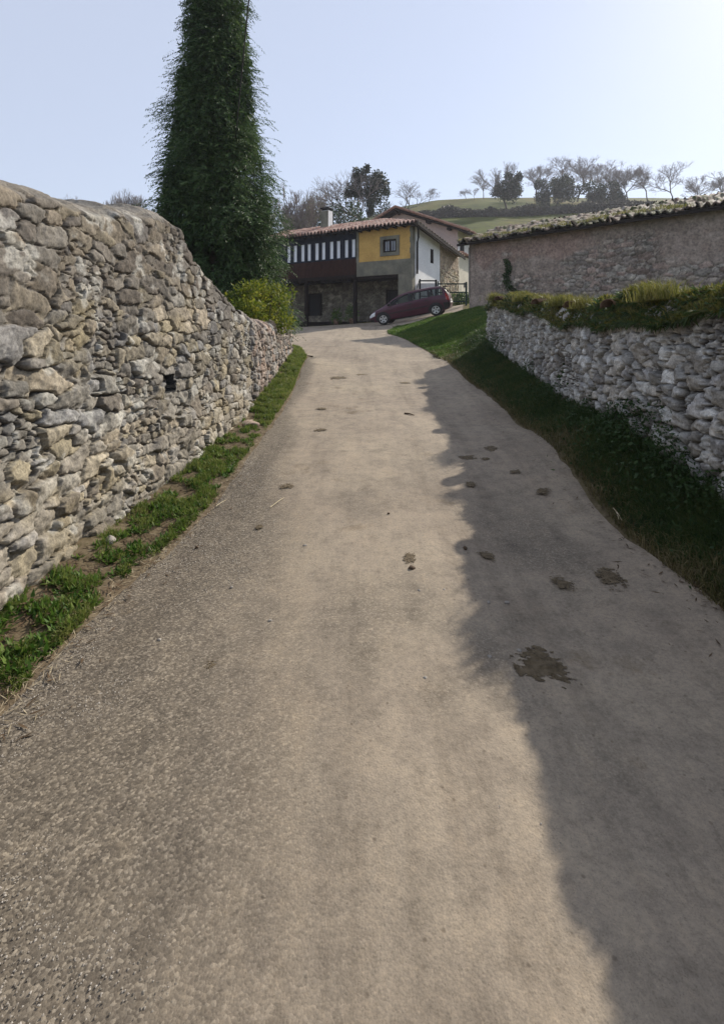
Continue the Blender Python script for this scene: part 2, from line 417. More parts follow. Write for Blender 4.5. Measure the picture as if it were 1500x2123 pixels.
# pull grid points just outside onto the outline
s0 = poly_sd(fx, fy)
for _ in range(2):
    e = .01; gxn = (poly_sd(fx + e, fy) - poly_sd(fx - e, fy)) / (2 * e); gyn = (poly_sd(fx, fy + e) - poly_sd(fx, fy - e)) / (2 * e)
    k = (np.abs(s0) < .32) & (s0 > -.02) & (BY.ravel() > 14.21)
    fx = np.where(k, fx - s0 * gxn, fx); fy = np.where(k, np.maximum(fy - s0 * gyn, 14.2), fy); s0 = poly_sd(fx, fy)
fz = road_z(fx, fy) - .008
Ff = grid_faces(len(bx), len(by)); ok = (s0[Ff] < .03).all(1); Ff = Ff[ok]
V = np.concatenate([V1, np.stack([fx, fy, fz], 1)]); F = np.concatenate([F1, Ff + len(V1)])
m, nt, b = newmat('worn_asphalt'); b.inputs['Roughness'].default_value = .88; b.inputs['Specular IOR Level'].default_value = .25
tc = nt.nodes.new('ShaderNodeTexCoord')
n1 = noise_node(nt, .5, 5, .6); n2 = noise_node(nt, 3.2, 6, .7); n3 = noise_node(nt, 55, 4, .7)
base = ramp(nt, n1.outputs['Fac'], [(.3, (.24, .196, .150)), (.5, (.285, .238, .182)), (.7, (.325, .274, .205))])
r2 = ramp(nt, n2.outputs['Fac'], [(.3, (.74, .74, .75)), (.5, (1, 1, 1)), (.7, (1.12, 1.1, 1.07))])
c = mixc(nt, .85, base.outputs['Color'], r2.outputs['Color'], 'MULTIPLY')
# the lane's left strip is bare dark asphalt with chippings
a = nt.nodes.new('ShaderNodeAttribute'); a.attribute_name = 'Col'
sep = nt.nodes.new('ShaderNodeSeparateColor'); link(nt, a.outputs['Color'], sep.inputs[0])
v = nt.nodes.new('ShaderNodeTexVoronoi'); v.inputs['Scale'].default_value = 120; v.inputs['Randomness'].default_value = 1; link(nt, tc.outputs['Object'], v.inputs['Vector'])
sv = nt.nodes.new('ShaderNodeSeparateColor'); link(nt, v.outputs['Color'], sv.inputs[0])
chip = ramp(nt, sv.outputs[0], [(.0, (.07, .059, .046)), (.45, (.122, .103, .08)), (.75, (.175, .148, .113)), (.97, (.29, .25, .195))])
c = mixc(nt, sep.outputs[0], c, chip.outputs['Color'])
r3 = ramp(nt, n3.outputs['Fac'], [(.3, (.72, .72, .72)), (.5, (1, 1, 1)), (.72, (1.22, 1.2, 1.17))])
c = mixc(nt, .75, c, r3.outputs['Color'], 'MULTIPLY')
mp = nt.nodes.new('ShaderNodeMapping'); link(nt, tc.outputs['Object'], mp.inputs['Vector']); mp.inputs['Scale'].default_value = (2.4, .22, 1)
n8 = noise_node(nt, 1.0, 6, .7, vec=mp.outputs[0]); r8 = ramp(nt, n8.outputs['Fac'], [(.36, (.76, .75, .74)), (.5, (1, 1, 1)), (.66, (1.12, 1.11, 1.08))])
c = mixc(nt, .85, c, r8.outputs['Color'], 'MULTIPLY')
n6 = noise_node(nt, 9, 6, .75); r6 = ramp(nt, n6.outputs['Fac'], [(.32, (.70, .69, .68)), (.5, (1, 1, 1)), (.68, (1.16, 1.14, 1.1))])
c = mixc(nt, .8, c, r6.outputs['Color'], 'MULTIPLY')
n7 = noise_node(nt, 190, 3, .8); r7 = ramp(nt, n7.outputs['Fac'], [(.30, (.55, .54, .52)), (.46, (1, 1, 1)), (.60, (1, 1, 1)), (.72, (1.45, 1.42, 1.36))])
c = mixc(nt, .8, c, r7.outputs['Color'], 'MULTIPLY')
# sparse dark specks
v2 = nt.nodes.new('ShaderNodeTexVoronoi'); v2.inputs['Scale'].default_value = 16; link(nt, tc.outputs['Object'], v2.inputs['Vector'])
rs = ramp(nt, v2.outputs['Distance'], [(.06, (.45, .42, .4)), (.13, (1, 1, 1))])
c = mixc(nt, .6, c, rs.outputs['Color'], 'MULTIPLY')
# dirt stains with a shape of their own
n5 = noise_node(nt, 1.25, 7, .72)
r5 = ramp(nt, n5.outputs['Fac'], [(.60, (1, 1, 1)), (.70, (.62, .57, .5))])
c = mixc(nt, .9, c, r5.outputs['Color'], 'MULTIPLY')
link(nt, c, b.inputs['Base Color'])
hm = nt.nodes.new('ShaderNodeMath'); hm.operation = 'MULTIPLY_ADD'; link(nt, v.outputs['Distance'], hm.inputs[0]); hm.inputs[1].default_value = -.8; link(nt, n3.outputs['Fac'], hm.inputs[2])
bump(nt, b, hm.outputs[0], .35, .004)
M['road'] = m
lxe = np.interp(V[:, 1], [p[1] for p in LE[:10]], [p[0] for p in LE[:10]])
q = V[:, 0] - lxe + .28 * fbm(V[:, 0] * 1.1, V[:, 1] * 1.1, 0, 5, 12)
wid = np.interp(V[:, 1], [-30, 1, 2.2, 3.5, 5, 8, 14, 15], [1.5, 1.5, 1.35, .95, .5, .22, .15, 0])
gr = (1 - sstep(wid * .35, wid * 1.15 + .08, q)) * .9
gr = np.maximum(gr, .55 * sstep(.25, .6, fbm(V[:, 0] * .8 + 4, V[:, 1] * .8, 0, 4, 77)) * (1 - sstep(3.5, 6, V[:, 1])))
gr = np.where(V[:, 1] > 14.3, 0, gr)
o = mk('road', V, F, M['road'], None, True, np.stack([gr] * 3, 1))
tag(o, 'worn beige asphalt lane climbing to the house forecourt', 'road', kind='structure')

def road_pt(u, v):
    lo, hi = .6, 26.0
    for _ in range(50):
        y = .5 * (lo + hi); x = (u - UC) / FPX * y
        vv = VH - FPX * (g1(x, y) + .01 - ZC) / y
        if vv > v: lo = y
        else: hi = y
    return x, y, g1(x, y) + .014

# ------------------------------------------------------------------ rubble stones
def stones(S, Z, cs, cz, seed, p=3.0, warp=.03, wr=(.65, 1.35)):
    S0 = S + warp * fbm(S * 4, Z * 4, 0, 3, seed + 1); Z0 = Z + warp * fbm(S * 4 + 31, Z * 4, 0, 3, seed + 2)
    Z0 = Z0 + .25 * cz * vn(S * .9, Z * .4, 0, seed + 3)
    j0 = np.floor(Z0 / cz).astype(np.int64); i0 = np.floor(S0 / cs).astype(np.int64)
    d1 = np.full(S.shape, 9.0); d2 = np.full(S.shape, 9.0); idx = np.zeros(S.shape, np.int64)
    DS = np.zeros(S.shape); DZ = np.zeros(S.shape)
    zero = np.zeros_like(i0)
    for dj in (-2, -1, 0, 1, 2):
        for di in (-2, -1, 0, 1, 2):
            i = i0 + di; j = j0 + dj
            a, bb, w, g = [_h(i & 0xffffffff, j & 0xffffffff, zero, seed * 7 + k) for k in range(4)]
            ax = (i + .5 + .5 * (j & 1) + (a - .5) * .9) * cs; az = (j + .5 + (bb - .5) * .7) * cz
            ww = wr[0] + (wr[1] - wr[0]) * w; ww = np.where(g > .88, ww * 1.5, ww); ww = np.where(g < .16, ww * .6, ww)
            ds = (S0 - ax) / cs; dz = (Z0 - az) / cz
            d = (np.abs(ds) ** p + np.abs(dz) ** p) ** (1 / p) / ww
            nid = (i * 7919 + j * 104729)
            c1 = d < d1
            d2 = np.where(c1, d1, np.minimum(d2, d)); idx = np.where(c1, nid, idx)
            DS = np.where(c1, ds, DS); DZ = np.where(c1, dz, DZ)
            d1 = np.where(c1, d, d1)
    rr = [_h(idx & 0xffffffff, zero, zero, seed + 50 + k) for k in range(6)]
    return d2 - d1, rr, DS, DZ

def pick(pal, r):
    pal = np.array(pal); return pal[np.minimum((r * len(pal)).astype(int), len(pal) - 1)]

def stone_relief(S, Z, cs, cz, seed, depth, pal, mortar, p=3.0, joint=.15, warp=.03, rnd=.25):
    wS = S + .016 * fbm(S * 17, Z * 17, 0, 3, seed + 21) + .006 * fbm(S * 60, Z * 60, 0, 2, seed + 23)
    wZ = Z + .016 * fbm(S * 17 + 50, Z * 17, 0, 3, seed + 22) + .006 * fbm(S * 60 + 50, Z * 60, 0, 2, seed + 24)
    e, r, DS, DZ = stones(wS, wZ, cs, cz, seed, p, warp)
    e2, r2, D2, E2 = stones(wS * 1.0 + 7.3, wZ, cs * .42, cz * .5, seed + 300, p, warp * .5)
    # small packing stones wherever the big ones leave a wide gap, and in a few patches
    g = sstep(joint * .9, joint * .55, e) * sstep(.0, .25, fbm(S * 2.3, Z * 2.3, 0, 3, seed + 31) + .12)
    ptc = sstep(.33, .40, fbm(S * 1.4 + 9, Z * 2.0, 0, 3, seed + 33)); g = np.maximum(g * .8, ptc)
    ew = joint * (1 + .8 * fbm(S * 7, Z * 7, 0, 3, seed + 9))
    k = sstep(0.0, ew, e); k2 = sstep(0.0, joint * 1.5, e2)
    tilt = (r[1] - .5) * DS * 1.5 + (r[2] - .5) * DZ * 1.5
    facet = np.abs(fbm(S * 8 + r[5] * 40, Z * 8, 0, 3, seed + 35))
    h = depth * k * (.55 + .75 * r[0] + tilt * .8 - .45 * facet) + depth * rnd * sstep(0, .5, e)
    hs = depth * k2 * (.45 + .6 * r2[0] + (r2[1] - .5) * D2)
    gg = np.where(ptc > .5, 1, g)
    h = h * (1 - gg) + hs * gg
    h = h - .35 * depth * (1 - sstep(0, joint * .35, np.where(gg > .5, e2, e)))
    h = h + .009 * fbm(S * 13, Z * 13, 0, 4, seed + 11) * (.4 + k) + .16 * depth * fbm(S * 36, Z * 36, 0, 3, seed + 13)
    c1 = pick(pal, r[3]) * (.70 + .60 * r[4])[:, None]; c2 = pick(pal, r2[3]) * (.70 + .60 * r2[4])[:, None]
    c = c1 * (1 - gg[:, None]) + c2 * gg[:, None]
    c = c * (1 + .45 * fbm(S * 7, Z * 7, 0, 4, seed + 15) + .35 * fbm(S * 30, Z * 30, 0, 3, seed + 16))[:, None]
    f = (sstep(.0, ew * .7, e) * (1 - gg) + k2 * gg)[:, None]
    c = np.array(mortar)[None] * (1 - f) + c * f
    return h, np.clip(c, .01, .9), e, r

def rubble_wall(name, yv, xf, zb, zt, th, side, seed, cs, cz, depth, pal, mortar, nz=270, p=3.0, joint=.15, cap='mortar', mod=None, hole=None):
    """side +1: face looks to +x with the body to -x; -1 the other way"""
    yv = np.asarray(yv); nc = len(yv)
    X0 = np.interp(yv, *zip(*xf)); B = np.interp(yv, *zip(*zb)) - .12; T = np.interp(yv, *zip(*zt))
    T = T + .025 * fbm(yv * 2.2, yv * 0, 0, 3, seed + 3) + .028 * fbm(yv * 9, yv * 0, 0, 3, seed + 4)
    fv = np.linspace(0, 1, nz); nt_ = 26; tv = np.linspace(0, 1, nt_ + 1)[1:]; nb = 5
    rows_x, rows_z, rows_n, kind = [], [], [], []
    Xs = np.zeros((nc, nz + nt_ + nb)); Zs = np.zeros_like(Xs); NX = np.zeros_like(Xs); NZ = np.zeros_like(Xs); SZ = np.zeros_like(Xs)
    zz = B[:, None] + (T - B)[:, None] * fv
    Xs[:, :nz] = X0[:, None] - side * .035 * (zz - B[:, None]); Zs[:, :nz] = zz; NX[:, :nz] = side
    a = sstep(.10, 0.0, (T[:, None] - zz)); Xs[:, :nz] -= side * .07 * a ** 2; NZ[:, :nz] = a; SZ[:, :nz] = zz
    xt = Xs[:, nz - 1]
    Xs[:, nz:nz + nt_] = xt[:, None] - side * th * tv; Zs[:, nz:nz + nt_] = T[:, None] + .05 * np.sin(np.pi * tv)
    NZ[:, nz:nz + nt_] = 1; SZ[:, nz:nz + nt_] = T[:, None] + th * tv
    bv = np.linspace(0, 1, nb)
    Xs[:, nz + nt_:] = (xt - side * (th + .01))[:, None]; Zs[:, nz + nt_:] = T[:, None] + (B - T)[:, None] * bv; NX[:, nz + nt_:] = -side
    SZ[:, nz + nt_:] = T[:, None] + th + (T - B)[:, None] * bv
    SS = np.repeat(yv[:, None], Xs.shape[1], 1)
    h, c, e, r = stone_relief(SS.ravel(), SZ.ravel(), cs, cz, seed, depth, pal, mortar, p, joint)
    h = h.reshape(Xs.shape); c = c.reshape(*Xs.shape, 3)
    rel = np.clip((Zs - B[:, None]) / 2.3, 0, 1)
    if mod: c, h = mod(c, h, SS, Zs, T[:, None], e.reshape(Xs.shape), NZ)
    if cap == 'mortar':
        capm = NZ * sstep(.2, .6, NZ + .25 * fbm(SS * 5, SZ * 5, 0, 3, 55))
        h = h * (1 - .65 * capm)
        mc = np.array((.21, .19, .165)) * (1 + .3 * fbm(SS.ravel() * 7, SZ.ravel() * 7, 0, 4, 66)).reshape(Xs.shape)[..., None]
        c = c * (1 - .8 * capm[..., None]) + mc * .8 * capm[..., None]
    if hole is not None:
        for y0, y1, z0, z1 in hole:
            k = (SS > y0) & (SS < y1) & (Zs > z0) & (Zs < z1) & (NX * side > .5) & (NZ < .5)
            h = np.where(k, -.55, h); kk = (SS > y0 - .015) & (SS < y1 + .03) & (Zs > z0 - .012) & (Zs < z1 + .012) & (NX * side > .5); c = np.where(kk[..., None], .03, c)  # hole and its rim painted near-black to stand in for shade inside
    L = np.sqrt(NX ** 2 + NZ ** 2) + 1e-9
    Xs = Xs + h * NX / L; Zs = Zs + h * NZ / L
    # end caps
    m_ = 8; mid = (X0[-1] - side * th / 2)
    xb = (xt - side * th)
    def capcols(ci, sgn):
        A = []
        for q in range(1, m_ + 1):
            t = q / m_
            xx = Xs[ci] * (1 - t) + xb[ci] * t
            A.append((xx, yv[ci] + sgn * .03 * fbm(xx * 8, Zs[ci] * 8, 0, 3, seed + 40) , Zs[ci].copy(), c[ci] * .9))
        return A
    V = [np.stack([Xs, SS, Zs], -1)]; CC = [c]
    for xx, y_, zz_, cc in capcols(-1, 1):
        V.append(np.stack([xx, y_ * np.ones_like(xx), zz_], -1)[None]); CC.append(cc[None])
    V = np.concatenate(V); CC = np.concatenate(CC)
    F = grid_faces(V.shape[0], V.shape[1])
    if side < 0: F = F[:, ::-1]
    return mk(name, V.reshape(-1, 3), F, M['stone'], None, False, np.clip(CC.reshape(-1, 3), .01, .8))

PAL_L = [(.225, .21, .185), (.275, .26, .23), (.205, .19, .17), (.30, .265, .205), (.25, .23, .20), (.36, .345, .31), (.17, .15, .128), (.28, .245, .175), (.23, .225, .22), (.33, .285, .22)]
def mod_left(c, h, S, Z, T, e, NZ):
    base = zr(S); rel = Z - base
    # upper third: brown weathered, lime-washed over and smoother; foot: paler warm stone
    up = sstep(1.15, 2.0, rel + .25 * fbm(S * 1.5, Z * 1.5, 0, 3, 91))[..., None]
    c = c * (1 - up) + (c * .45 + np.array((.115, .092, .076)) * .45) * up
    lo = (1 - sstep(.35, .95, rel + .2 * fbm(S * 1.8, Z * 1.8, 0, 3, 92)))[..., None]
    c = c * (1 - .5 * lo) + (c * .45 + np.array((.40, .34, .26)) * .55) * .5 * lo
    li = sstep(.36, .6, fbm(S * 1.7 + 7, Z * 2.1, 0, 4, 93))[..., None] * .45
    li = li * .7
    c = c * (1 - li) + np.array((.25, .20, .10)) * li
    dk = sstep(.12, .42, fbm(S * 3.1 + 2, Z * 3.1, 0, 5, 98))[..., None] * .45
    c = c * (1 - dk) + np.array((.105, .095, .085)) * dk
    wl = sstep(.3, .45, fbm(S * 5 + 7, Z * 5, 0, 4, 94))[..., None] * .45
    c = c * (1 - wl) + np.array((.56, .55, .51)) * wl
    h = h * (1 - .35 * up[..., 0])
    return c, h
yv = np.concatenate([np.linspace(-5, 1.9, 90), np.linspace(1.92, 3.2, 110), np.linspace(3.21, 5.2, 210), np.linspace(5.21, 7.8, 230)])
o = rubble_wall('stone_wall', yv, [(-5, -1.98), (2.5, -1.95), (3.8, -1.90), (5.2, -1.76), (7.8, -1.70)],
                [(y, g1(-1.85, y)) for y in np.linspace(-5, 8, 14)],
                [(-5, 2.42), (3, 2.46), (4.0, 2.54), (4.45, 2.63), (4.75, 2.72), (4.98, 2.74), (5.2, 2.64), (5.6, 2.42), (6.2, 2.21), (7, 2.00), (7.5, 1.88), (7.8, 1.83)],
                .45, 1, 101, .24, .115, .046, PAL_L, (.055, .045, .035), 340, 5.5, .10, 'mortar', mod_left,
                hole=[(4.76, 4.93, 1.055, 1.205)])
tag(o, 'tall rubble stone wall on the left with a high rounded shoulder and a square hole', 'stone wall')
def mod_left2(c, h, S, Z, T, e, NZ):
    pk = sstep(.1, .45, fbm(S * 1.2 + 3, Z * 2, 0, 3, 95))[..., None] * .45
    c = c * .9 * (1 - pk) + np.array((.38, .26, .20)) * pk
    gap = (1 - sstep(8.24, 8.34, S)) * (1 - NZ); h = h - .10 * gap; c = c * (1 - .75 * gap[..., None])  # recessed strip between the walls, gap shade also put into its colour
    return c, h
yv = np.concatenate([np.linspace(7.83, 10.5, 150), np.linspace(10.53, 14.2, 130)])
o = rubble_wall('stone_wall', yv, [(7.8, -1.77), (10, -1.82), (14.2, -1.98)], [(y, g1(-1.9, y)) for y in np.linspace(7.5, 14.5, 9)],
                [(7.8, 1.86), (8.3, 1.83), (8.9, 1.76), (10, 1.75), (12, 1.80), (13.5, 1.84), (14.2, 1.80)], .42, 1, 131, .15, .13, .05,
                [(.26, .235, .21), (.33, .30, .27), (.22, .19, .17), (.40, .34, .29), (.34, .26, .215), (.30, .29, .28)], (.085, .07, .055), 170, 2.6, .2, 'none', mod_left2)
tag(o, 'low rough stone wall past the tall wall, below the yellow-green shrub', 'stone wall')

# right hand wall, pale angular field stones in shade, with old tiles, moss and grass on top
PAL_R = [(.46, .45, .43), (.54, .53, .51), (.38, .37, .355), (.48, .455, .42), (.32, .30, .28), (.58, .575, .56), (.42, .395, .36), (.40, .39, .385)]
RW_X = [(-6, 2.75), (4, 2.66), (5.4, 2.70), (7.5, 2.85), (9.6, 3.03), (13.5, 3.22)]
RW_T = [(-6, 1.8), (3, 1.83), (4.5, 1.84), (6, 1.80), (8.5, 2.0), (11, 2.22), (13.5, 2.40)]
def mod_right(c, h, S, Z, T, e, NZ):
    d = sstep(.22, .5, fbm(S * 1.6, Z * 1.6, 0, 4, 96))[..., None] * .3
    c = c * (1 - d) + np.array((.12, .095, .065)) * d
    return c, h
yv = np.concatenate([np.linspace(-6, 3.4, 110), np.linspace(3.43, 9, 330), np.linspace(9.02, 13.5, 190)])
rwall = rubble_wall('stone_wall', yv, RW_X, [(y, g1(3.05, y)) for y in np.linspace(-6, 14, 15)], RW_T, .55, -1, 171, .155, .115, .065, PAL_R, (.032, .026, .02), 240, 3.2, .19, 'none', mod_right)
tag(rwall, 'pale rubble field wall on the right, capped with moss, grass and old tiles', 'stone wall')
def rwx(y): return np.interp(y, *zip(*RW_X))
def rwt(y): return np.interp(y, *zip(*RW_T))

# ------------------------------------------------------------------ leaf / blade builders
def unit(v): return v / (np.linalg.norm(v, axis=-1, keepdims=True) + 1e-9)
def cards(P, D, N, L, W):
    """diamond leaves: base P, direction D, normal N (n,3), length L, width W"""
    D = unit(D); s = unit(np.cross(D, N)); L = L[:, None]; W = W[:, None]
    nn = unit(np.cross(s, D))
    V = np.stack([P, P + D * L * .45 + s * W * .5 - nn * W * .12, P + D * L, P + D * L * .45 - s * W * .5 - nn * W * .12], 1)
    n = len(P)
    return V.reshape(-1, 3), (np.arange(n)[:, None] * 4 + np.arange(4)[None])
def rand_dir(n, r=rng):
    v = r.normal(size=(n, 3)); return unit(v)
def blades(P, h, w, lean=.5, r=rng, dirx=None):
    n = len(P)
    a = r.uniform(0, 2 * np.pi, n); d = np.stack([np.cos(a), np.sin(a), np.zeros(n)], 1)
    if dirx is not None: d = unit(d + np.asarray(dirx)[None])
    b = r.uniform(0, 2 * np.pi, n); s = np.stack([np.cos(b), np.sin(b), np.zeros(n)], 1)
    up = np.array([0, 0, 1.0])[None]
    l = (lean * r.uniform(.2, 1.3, n))[:, None]; h = h[:, None]; w = w[:, None]
    m1 = P + up * h * .55 + d * h * l * .25
    t = P + up * h * (1 - .35 * l) + d * h * l * .85
    V = np.stack([P - s * w * .5, P + s * w * .5, m1 + s * w * .38, m1 - s * w * .38, t], 1)
    k = np.arange(n)[:, None] * 5
    F = np.concatenate([k + [[0, 1, 2]], k + [[0, 2, 3]], k + [[3, 2, 4]]])
    return V.reshape(-1, 3), F
def join(parts):
    V, F, b = [], [], 0
    for v, f in parts:
        V.append(v); F.append(f + b); b += len(v)
    return np.concatenate(V), np.concatenate(F)

# grass on the left verge
def scatter(n, x0, x1, y0, y1, dens=None):
    y = rng.uniform(0, 1, n); y = y0 * (y1 / y0) ** y if y0 > 0 else y0 + (y1 - y0) * y
    x = rng.uniform(x0, x1, n)
    return x, y
n = 110000
y = 1.6 * (16.5 / 1.6) ** rng.uniform(0, 1, n)
lx = np.interp(y, [p[1] for p in LE[:12]], [p[0] for p in LE[:12]]); wx = np.interp(y, [-5, 2.5, 3.8, 5.2, 7.8, 10, 14.2, 15], [-1.97, -1.94, -1.88, -1.74, -1.70, -1.8, -1.96, -2.6])
f = rng.uniform(0, 1, n); x = lx + .02 + (wx - lx) * f
dn = fbm(x * 8, y * 6.5, 0, 4, 41) + .30 * sstep(6.5, 9, y) + .14 * (1 - np.abs(f - .45) * 2) - .16 * (1 - sstep(2.4, 3.0, y))
k = dn > rng.uniform(-.06, .36, n); x, y, dn = x[k], y[k], dn[k]
sdv = poly_sd(x, y); k = sdv > .03; x, y, dn = x[k], y[k], dn[k]
z = gz(x, y)
hh = rng.uniform(.018, .062, len(x)) * (.6 + 1.5 * np.clip(dn, 0, .6)) * np.interp(y, [2, 5, 14], [.85, 1.1, 1.7])
V, F = blades(np.stack([x, y, z], 1), hh, rng.uniform(.003, .006, len(x)) * np.interp(y, [2, 6, 14], [1, 1.4, 2.6]), .8)
o = mk('verge_grass', V, F, M['grass']); tag(o, 'low green grass strip along the foot of the left wall', 'grass', kind='stuff')
# broad-leaved weeds in the verge
n = 1700
y = 2.3 * (12 / 2.6) ** rng.uniform(0, 1, n); lx = np.interp(y, [p[1] for p in LE[:12]], [p[0] for p in LE[:12]])
x = lx - rng.uniform(.06, .45, n); k = (fbm(x * 8, y * 6.5, 0, 4, 41) > -.1) & (poly_sd(x, y) > .05); x, y = x[k], y[k]; n = len(x)
P = np.repeat(np.stack([x, y, gz(x, y)], 1), 9, 0) + rng.normal(0, .012, (n * 9, 3)) * [1, 1, 0]
D = rand_dir(n * 9); D[:, 2] = np.abs(D[:, 2]) * .7 + .15
V, F = cards(P, D, np.tile([[0, 0, 1.0]], (n * 9, 1)), rng.uniform(.03, .075, n * 9), rng.uniform(.012, .026, n * 9))
o = mk('verge_weeds', V, F, M['leaf_weed']); tag(o, 'broad-leaved weeds among the grass beside the left wall', 'weeds', kind='stuff')
# dry litter along both asphalt edges
def litter(name, n, edge, off, label, mat, y1=12.0, y0=1.2, sp=.07, wd=1.0):
    y = y0 * (y1 / y0) ** rng.uniform(0, 1, n); x = np.interp(y, [p[1] for p in edge], [p[0] for p in edge]) + rng.normal(off, sp, n)
    P = np.stack([x, y, gz(x, y) + .018], 1); D = rand_dir(n); D[:, 2] *= .12
    V, F = cards(P, D, np.tile([[.1, .1, 1.0]], (n, 1)) + rng.normal(0, .15, (n, 3)), rng.uniform(.02, .08, n), rng.uniform(.004, .012, n) * wd)
    tag(mk(name, V, F, mat), label, 'litter', kind='stuff')
litter('leaf_litter', 1000, LE[:10], -.02, 'dry straw and leaf litter along the left road edge', M['straw_dull'], sp=.06, y0=1.8, wd=.5)
litter('leaf_litter', 5200, LE[:10], -.27, 'brown leaf litter on the bare soil of the left verge', M['litter'], sp=.16)
litter('leaf_litter', 3600, RE[:8], .35, 'brown dead leaves over the shaded right bank', M['litter'], 14, sp=.28)
litter('leaf_litter', 900, RE[:8], .08, 'brown dry litter along the shaded right road edge', M['litter'], 14)

# shaded bank on the right
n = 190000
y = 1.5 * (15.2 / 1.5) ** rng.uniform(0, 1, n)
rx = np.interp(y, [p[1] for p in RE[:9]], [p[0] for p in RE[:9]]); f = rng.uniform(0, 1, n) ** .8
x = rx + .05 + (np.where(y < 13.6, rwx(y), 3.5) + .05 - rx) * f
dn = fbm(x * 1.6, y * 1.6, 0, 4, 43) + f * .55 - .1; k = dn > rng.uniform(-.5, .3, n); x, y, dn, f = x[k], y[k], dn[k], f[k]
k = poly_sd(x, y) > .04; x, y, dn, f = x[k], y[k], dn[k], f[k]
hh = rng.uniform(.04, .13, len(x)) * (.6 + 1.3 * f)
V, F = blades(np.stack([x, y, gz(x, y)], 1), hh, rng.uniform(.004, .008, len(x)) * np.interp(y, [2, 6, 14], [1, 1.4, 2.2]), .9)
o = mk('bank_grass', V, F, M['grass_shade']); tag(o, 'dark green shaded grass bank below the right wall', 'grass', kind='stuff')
# thin dry grass where the bank meets the asphalt
n = 15000
y = 1.4 * (15 / 1.4) ** rng.uniform(0, 1, n); x = np.interp(y, [p[1] for p in RE[:9]], [p[0] for p in RE[:9]]) + np.abs(rng.normal(.02, .26, n))
k = (poly_sd(x, y) > .0) & (x < np.where(y < 13.5, rwx(y) - .1, 9)); x, y = x[k], y[k]
V, F = blades(np.stack([x, y, gz(x, y)], 1), rng.uniform(.03, .12, len(x)), rng.uniform(.003, .006, len(x)) * np.interp(y, [2, 6, 14], [1, 1.4, 2.2]), 1.3)
tag(mk('dry_grass', V, F, M['grass_brown']), 'thin brownish dry grass fringing the shaded right edge of the asphalt', 'grass', kind='stuff')
# ivy and nettle leaves at the foot of the wall
n = 20000
y = 1.8 * (14.6 / 1.8) ** rng.uniform(0, 1, n); x = rwx(y) - np.abs(rng.normal(0, .22, n)); zt_ = gz(x, y)
cl = fbm(y * 1.3, x * 1.3, 0, 3, 47); k = cl > rng.uniform(-.5, .25, n); x, y, zt_, cl = x[k], y[k], zt_[k], cl[k]
P = np.stack([x, y, zt_ + rng.uniform(0, 1, len(x)) ** 1.4 * (.10 + .75 * np.clip(cl + .1, 0, 1))], 1)
D = rand_dir(len(x)); D[:, 0] -= .4
V, F = cards(P, D, rand_dir(len(x)) + [-.3, -.2, .8], rng.uniform(.022, .055, len(x)), rng.uniform(.011, .028, len(x)))
o = mk('bank_weeds', V, F, M['leaf_dark']); tag(o, 'dark leafy weeds and ivy crowding the foot of the right wall', 'weeds', kind='stuff')
# sunny lawn
n = 150000
x = rng.uniform(.7, 5.4, n); y = rng.uniform(13.6, 27.5, n); s = poly_sd(x, y)
k = (s > .03) & (s < 4.5) & ~((x + y) > 28.9) & ~((y < 15) & (x > 3.3)); x, y = x[k], y[k]
hh = rng.uniform(.04, .12, len(x)) * (.8 + 1.3 * fbm(x * 1.6, y * 1.6, 0, 4, 49)).clip(.3, 2)
V, F = blades(np.stack([x, y, gz(x, y)], 1), hh, rng.uniform(.010, .018, len(x)), .8)
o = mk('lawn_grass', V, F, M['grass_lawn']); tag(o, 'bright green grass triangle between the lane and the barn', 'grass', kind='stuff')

# moss cushions, grass and tiles on the right wall
cap = []
ny, na = 420, 16
yy = np.concatenate([np.linspace(-6, 3, 60), np.linspace(3.02, 13.55, ny - 60)]); av = np.linspace(0, 1, na)
Y2, A2 = np.meshgrid(yy, av, indexing='ij')
lump = .6 + .55 * fbm(Y2 * 1.5, A2 * .8, 0, 4, 51) + .25 * fbm(Y2 * 6, A2 * 4, 0, 3, 52)
hh = np.maximum(.03, .27 * lump)
drop = .10 + .14 * np.clip(fbm(Y2[:, :1] * 1.1, Y2[:, :1] * 0, 0, 3, 53) + .2, 0, 1)
X2 = rwx(Y2) - .07 + .62 * A2 - .05 * np.sin(A2 * np.pi) * 0
Z2 = rwt(Y2) + hh * np.sin(np.clip(A2 * 1.1 + .06, 0, 1) * np.pi) ** .6 - drop * (1 - sstep(0, .22, A2)) - .03
X2 = X2 + .03 * fbm(Y2 * 7, A2 * 5, 3, 3, 54)
mossP = np.stack([X2, Y2, Z2], -1)
o = mk('moss', mossP.reshape(-1, 3), grid_faces(len(yy), na)[:, ::-1], M['moss'], rwall, True)
def wall_top(n, a0=0, a1=1, y0=2.2, y1=13.5):
    i = np.searchsorted(yy, y0 * (y1 / y0) ** rng.uniform(0, 1, n)).clip(0, len(yy) - 1); j = (rng.uniform(a0, a1, n) * (na - 1)).astype(int)
    return mossP[i, j] + rng.normal(0, .02, (n, 3)) * [1, 1, .2]
P = wall_top(44000, 0, .75); cl = fbm(P[:, 1] * 1.7, P[:, 0] * 2, 0, 4, 57); k = cl > rng.uniform(-.25, .3, len(P)); P = P[k]; cl = cl[k]
V, F = blades(P - [0, 0, .01], rng.uniform(.03, .095, len(P)) * (.5 + 2.0 * np.clip(cl + .1, 0, 1) ** 1.3), rng.uniform(.004, .008, len(P)) * np.interp(P[:, 1], [2, 6, 14], [1, 1.3, 2]), 1.2, rng, (-.7, 0, 0))
